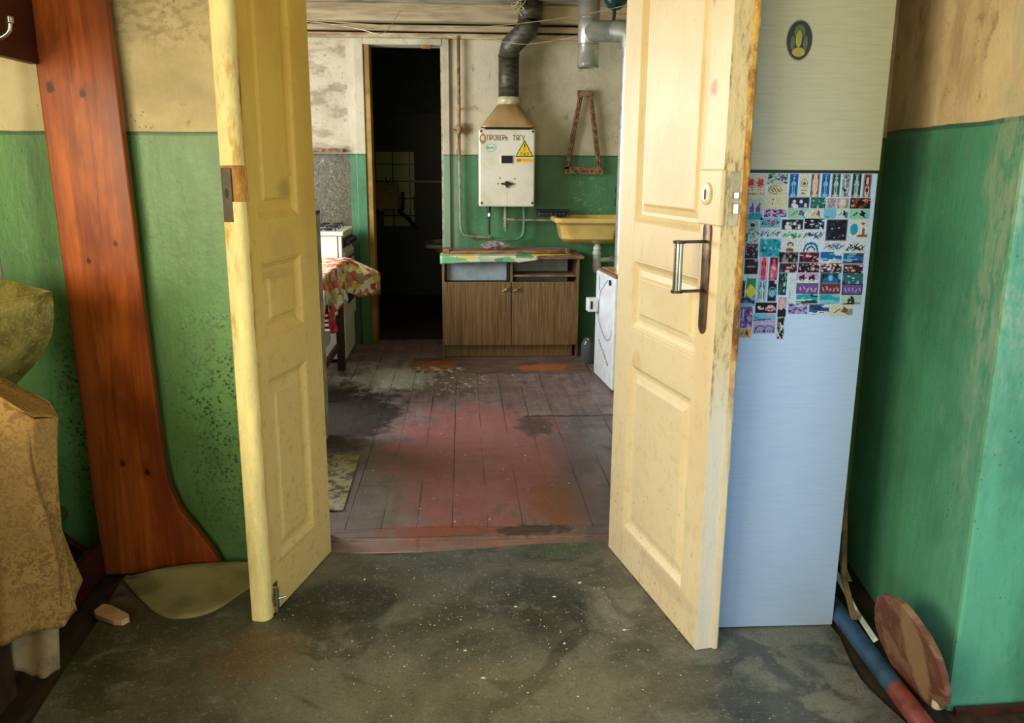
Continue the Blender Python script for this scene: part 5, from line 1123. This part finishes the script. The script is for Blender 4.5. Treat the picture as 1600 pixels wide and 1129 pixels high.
# things under the table
mb = MB(); bp = lambda x, y: PY(x, y, 4.90)
rb = thing('red_bag', tuple(bp(514, 520)), 'red plastic bag with white print hanging under the near table edge', 'bag')
def bagf(u, v):
    a = bp(504+6*(1-v), 478+v*42); b = bp(518+v*9, 476+v*44); p = a.lerp(b, u); return (p.x, p.y+.02*math.sin(u*7)+.012*math.sin(v*9), p.z)
MB().grid(bagf, 14, 14).build('bag_body', 'red_bag', rb, smooth=True, solid=.012)
for k, (x_, y_) in enumerate(((510, 491), (511, 499), (511, 506), (513, 514))): c = bp(x_, y_); MB().box((c.x-.016, 4.855, c.z-.006), (c.x+.016, 4.870, c.z+.008)).build('white_print', 'white_paint_txt', rb, bevel=.003)
tag(MB().box((-1.30, 5.08, .002), (-.90, 5.45, .17)).build('cream_box', 'box_card', bevel=.006), 'low cream box on the floor under the table', 'box')
tag(MB().box((-1.32, 5.45, .202), (-.92, 5.83, .40)).build('white_box', 'plastic_white', bevel=.02), 'white box resting on the stretcher under the far half of the table', 'box')
# jar on the floor
jx = PY(919, 540, 6.02).x
jr = thing('glass_jar', (jx, 6.02, .0), 'glass jar on the floor between cabinet and boiler', 'jar')
MB().lathe([(.045, .001), (.052, .01), (.052, .13), (.047, .15), (.036, .165), (.036, .18), (.033, .18), (.033, .165), (.044, .148), (.049, .13), (.049, .012), (.04, .006)], (jx, 6.02, .0), 28).build('jar_body', 'glass', jr, smooth='a')
MB().lathe([(.038, .178), (.038, .192), (.001, .194)], (jx, 6.02, .0), 24).build('lid', 'steel', jr, smooth='a')
# ================================================================== BATHROOM BEYOND
bt = thing('bathtub', (0.0, 8.3, 0), 'white bathtub end in the dark room, just left of the cabinet', 'bathtub')
rimz = .66; X0 = PZ(664, 383, rimz).x
mb = MB(); y0_ = PZ(664, 383, rimz).y; y1_ = y0_+.72
mb.rings([rr(X0+.30, .46, y0_+.14, y1_-.14, .12, .1), rr(X0+.23, .47, y0_+.09, y1_-.09, .25, .12), rr(X0+.17, .48, y0_+.05, y1_-.05, .45, .12), rr(X0+.14, .48, y0_+.03, y1_-.03, rimz-.03, .12), rr(X0, .49, y0_, y1_, rimz-.03, .08), rr(X0, .49, y0_, y1_, rimz, .08), rr(X0+.05, .47, y0_+.05, y1_-.05, rimz, .1), rr(X0+.28, .45, y0_+.12, y1_-.12, .25, .1)])
mb.build('tub', 'plastic_white', bt, smooth='a')
for x_, y_ in ((.0, y0_+.2), (.0, y0_+.52), (.35, y0_+.2), (.35, y0_+.52)): MB().tube([(x_, y_, 0), (x_, y_, .14)], .02, 8).build('leg', 'black', bt)
pt = PY(640, 283, 8.9); pt2 = PY(700, 285, 8.9)
tag(MB().tube([pt, Vector((.5, 8.9, pt2.z))], .012, 10).build('towel_rail', 'plastic_white', smooth=True), 'thin steel rail across the dark bathroom', 'rail')
a, b = PY(574, 287, 9.1), PY(622, 328, 9.1)
tag(MB().box((-1.32, 9.12, b.z), (b.x, 9.36, a.z)).build('wall_box', 'hood_tan', bevel=.01), 'dim brown box on the tiled bathroom wall', 'box')
a = PY(606, 279.5, 9.0); tag(MB().lathe([(.001, -.02), (.018, -.012), (.02, 0), (.018, .012), (.001, .02)], (a.x, 9.0, a.z), 16).tube([(a.x, 9.0, a.z), (a.x, 9.36, a.z)], .008, 8).build('tap', 'steel', smooth='a'), 'small tap glinting in front of the bathroom tiles', 'tap')
mb = MB(); mb.tube(smoothpath([PY(629, 300, 9.2), PY(629, 325, 9.2), PY(624, 330, 9.2), PY(636, 340, 9.1), PY(650, 356, 9.0)], 5), .02, 12); tag(mb.build('drain_hose', 'plastic_black', smooth=True), 'black drain hose across the bathroom tiles', 'hose')
bpy.context.view_layer.update()
for o in bpy.data.objects:
    if '_b' in o: del o['_b']
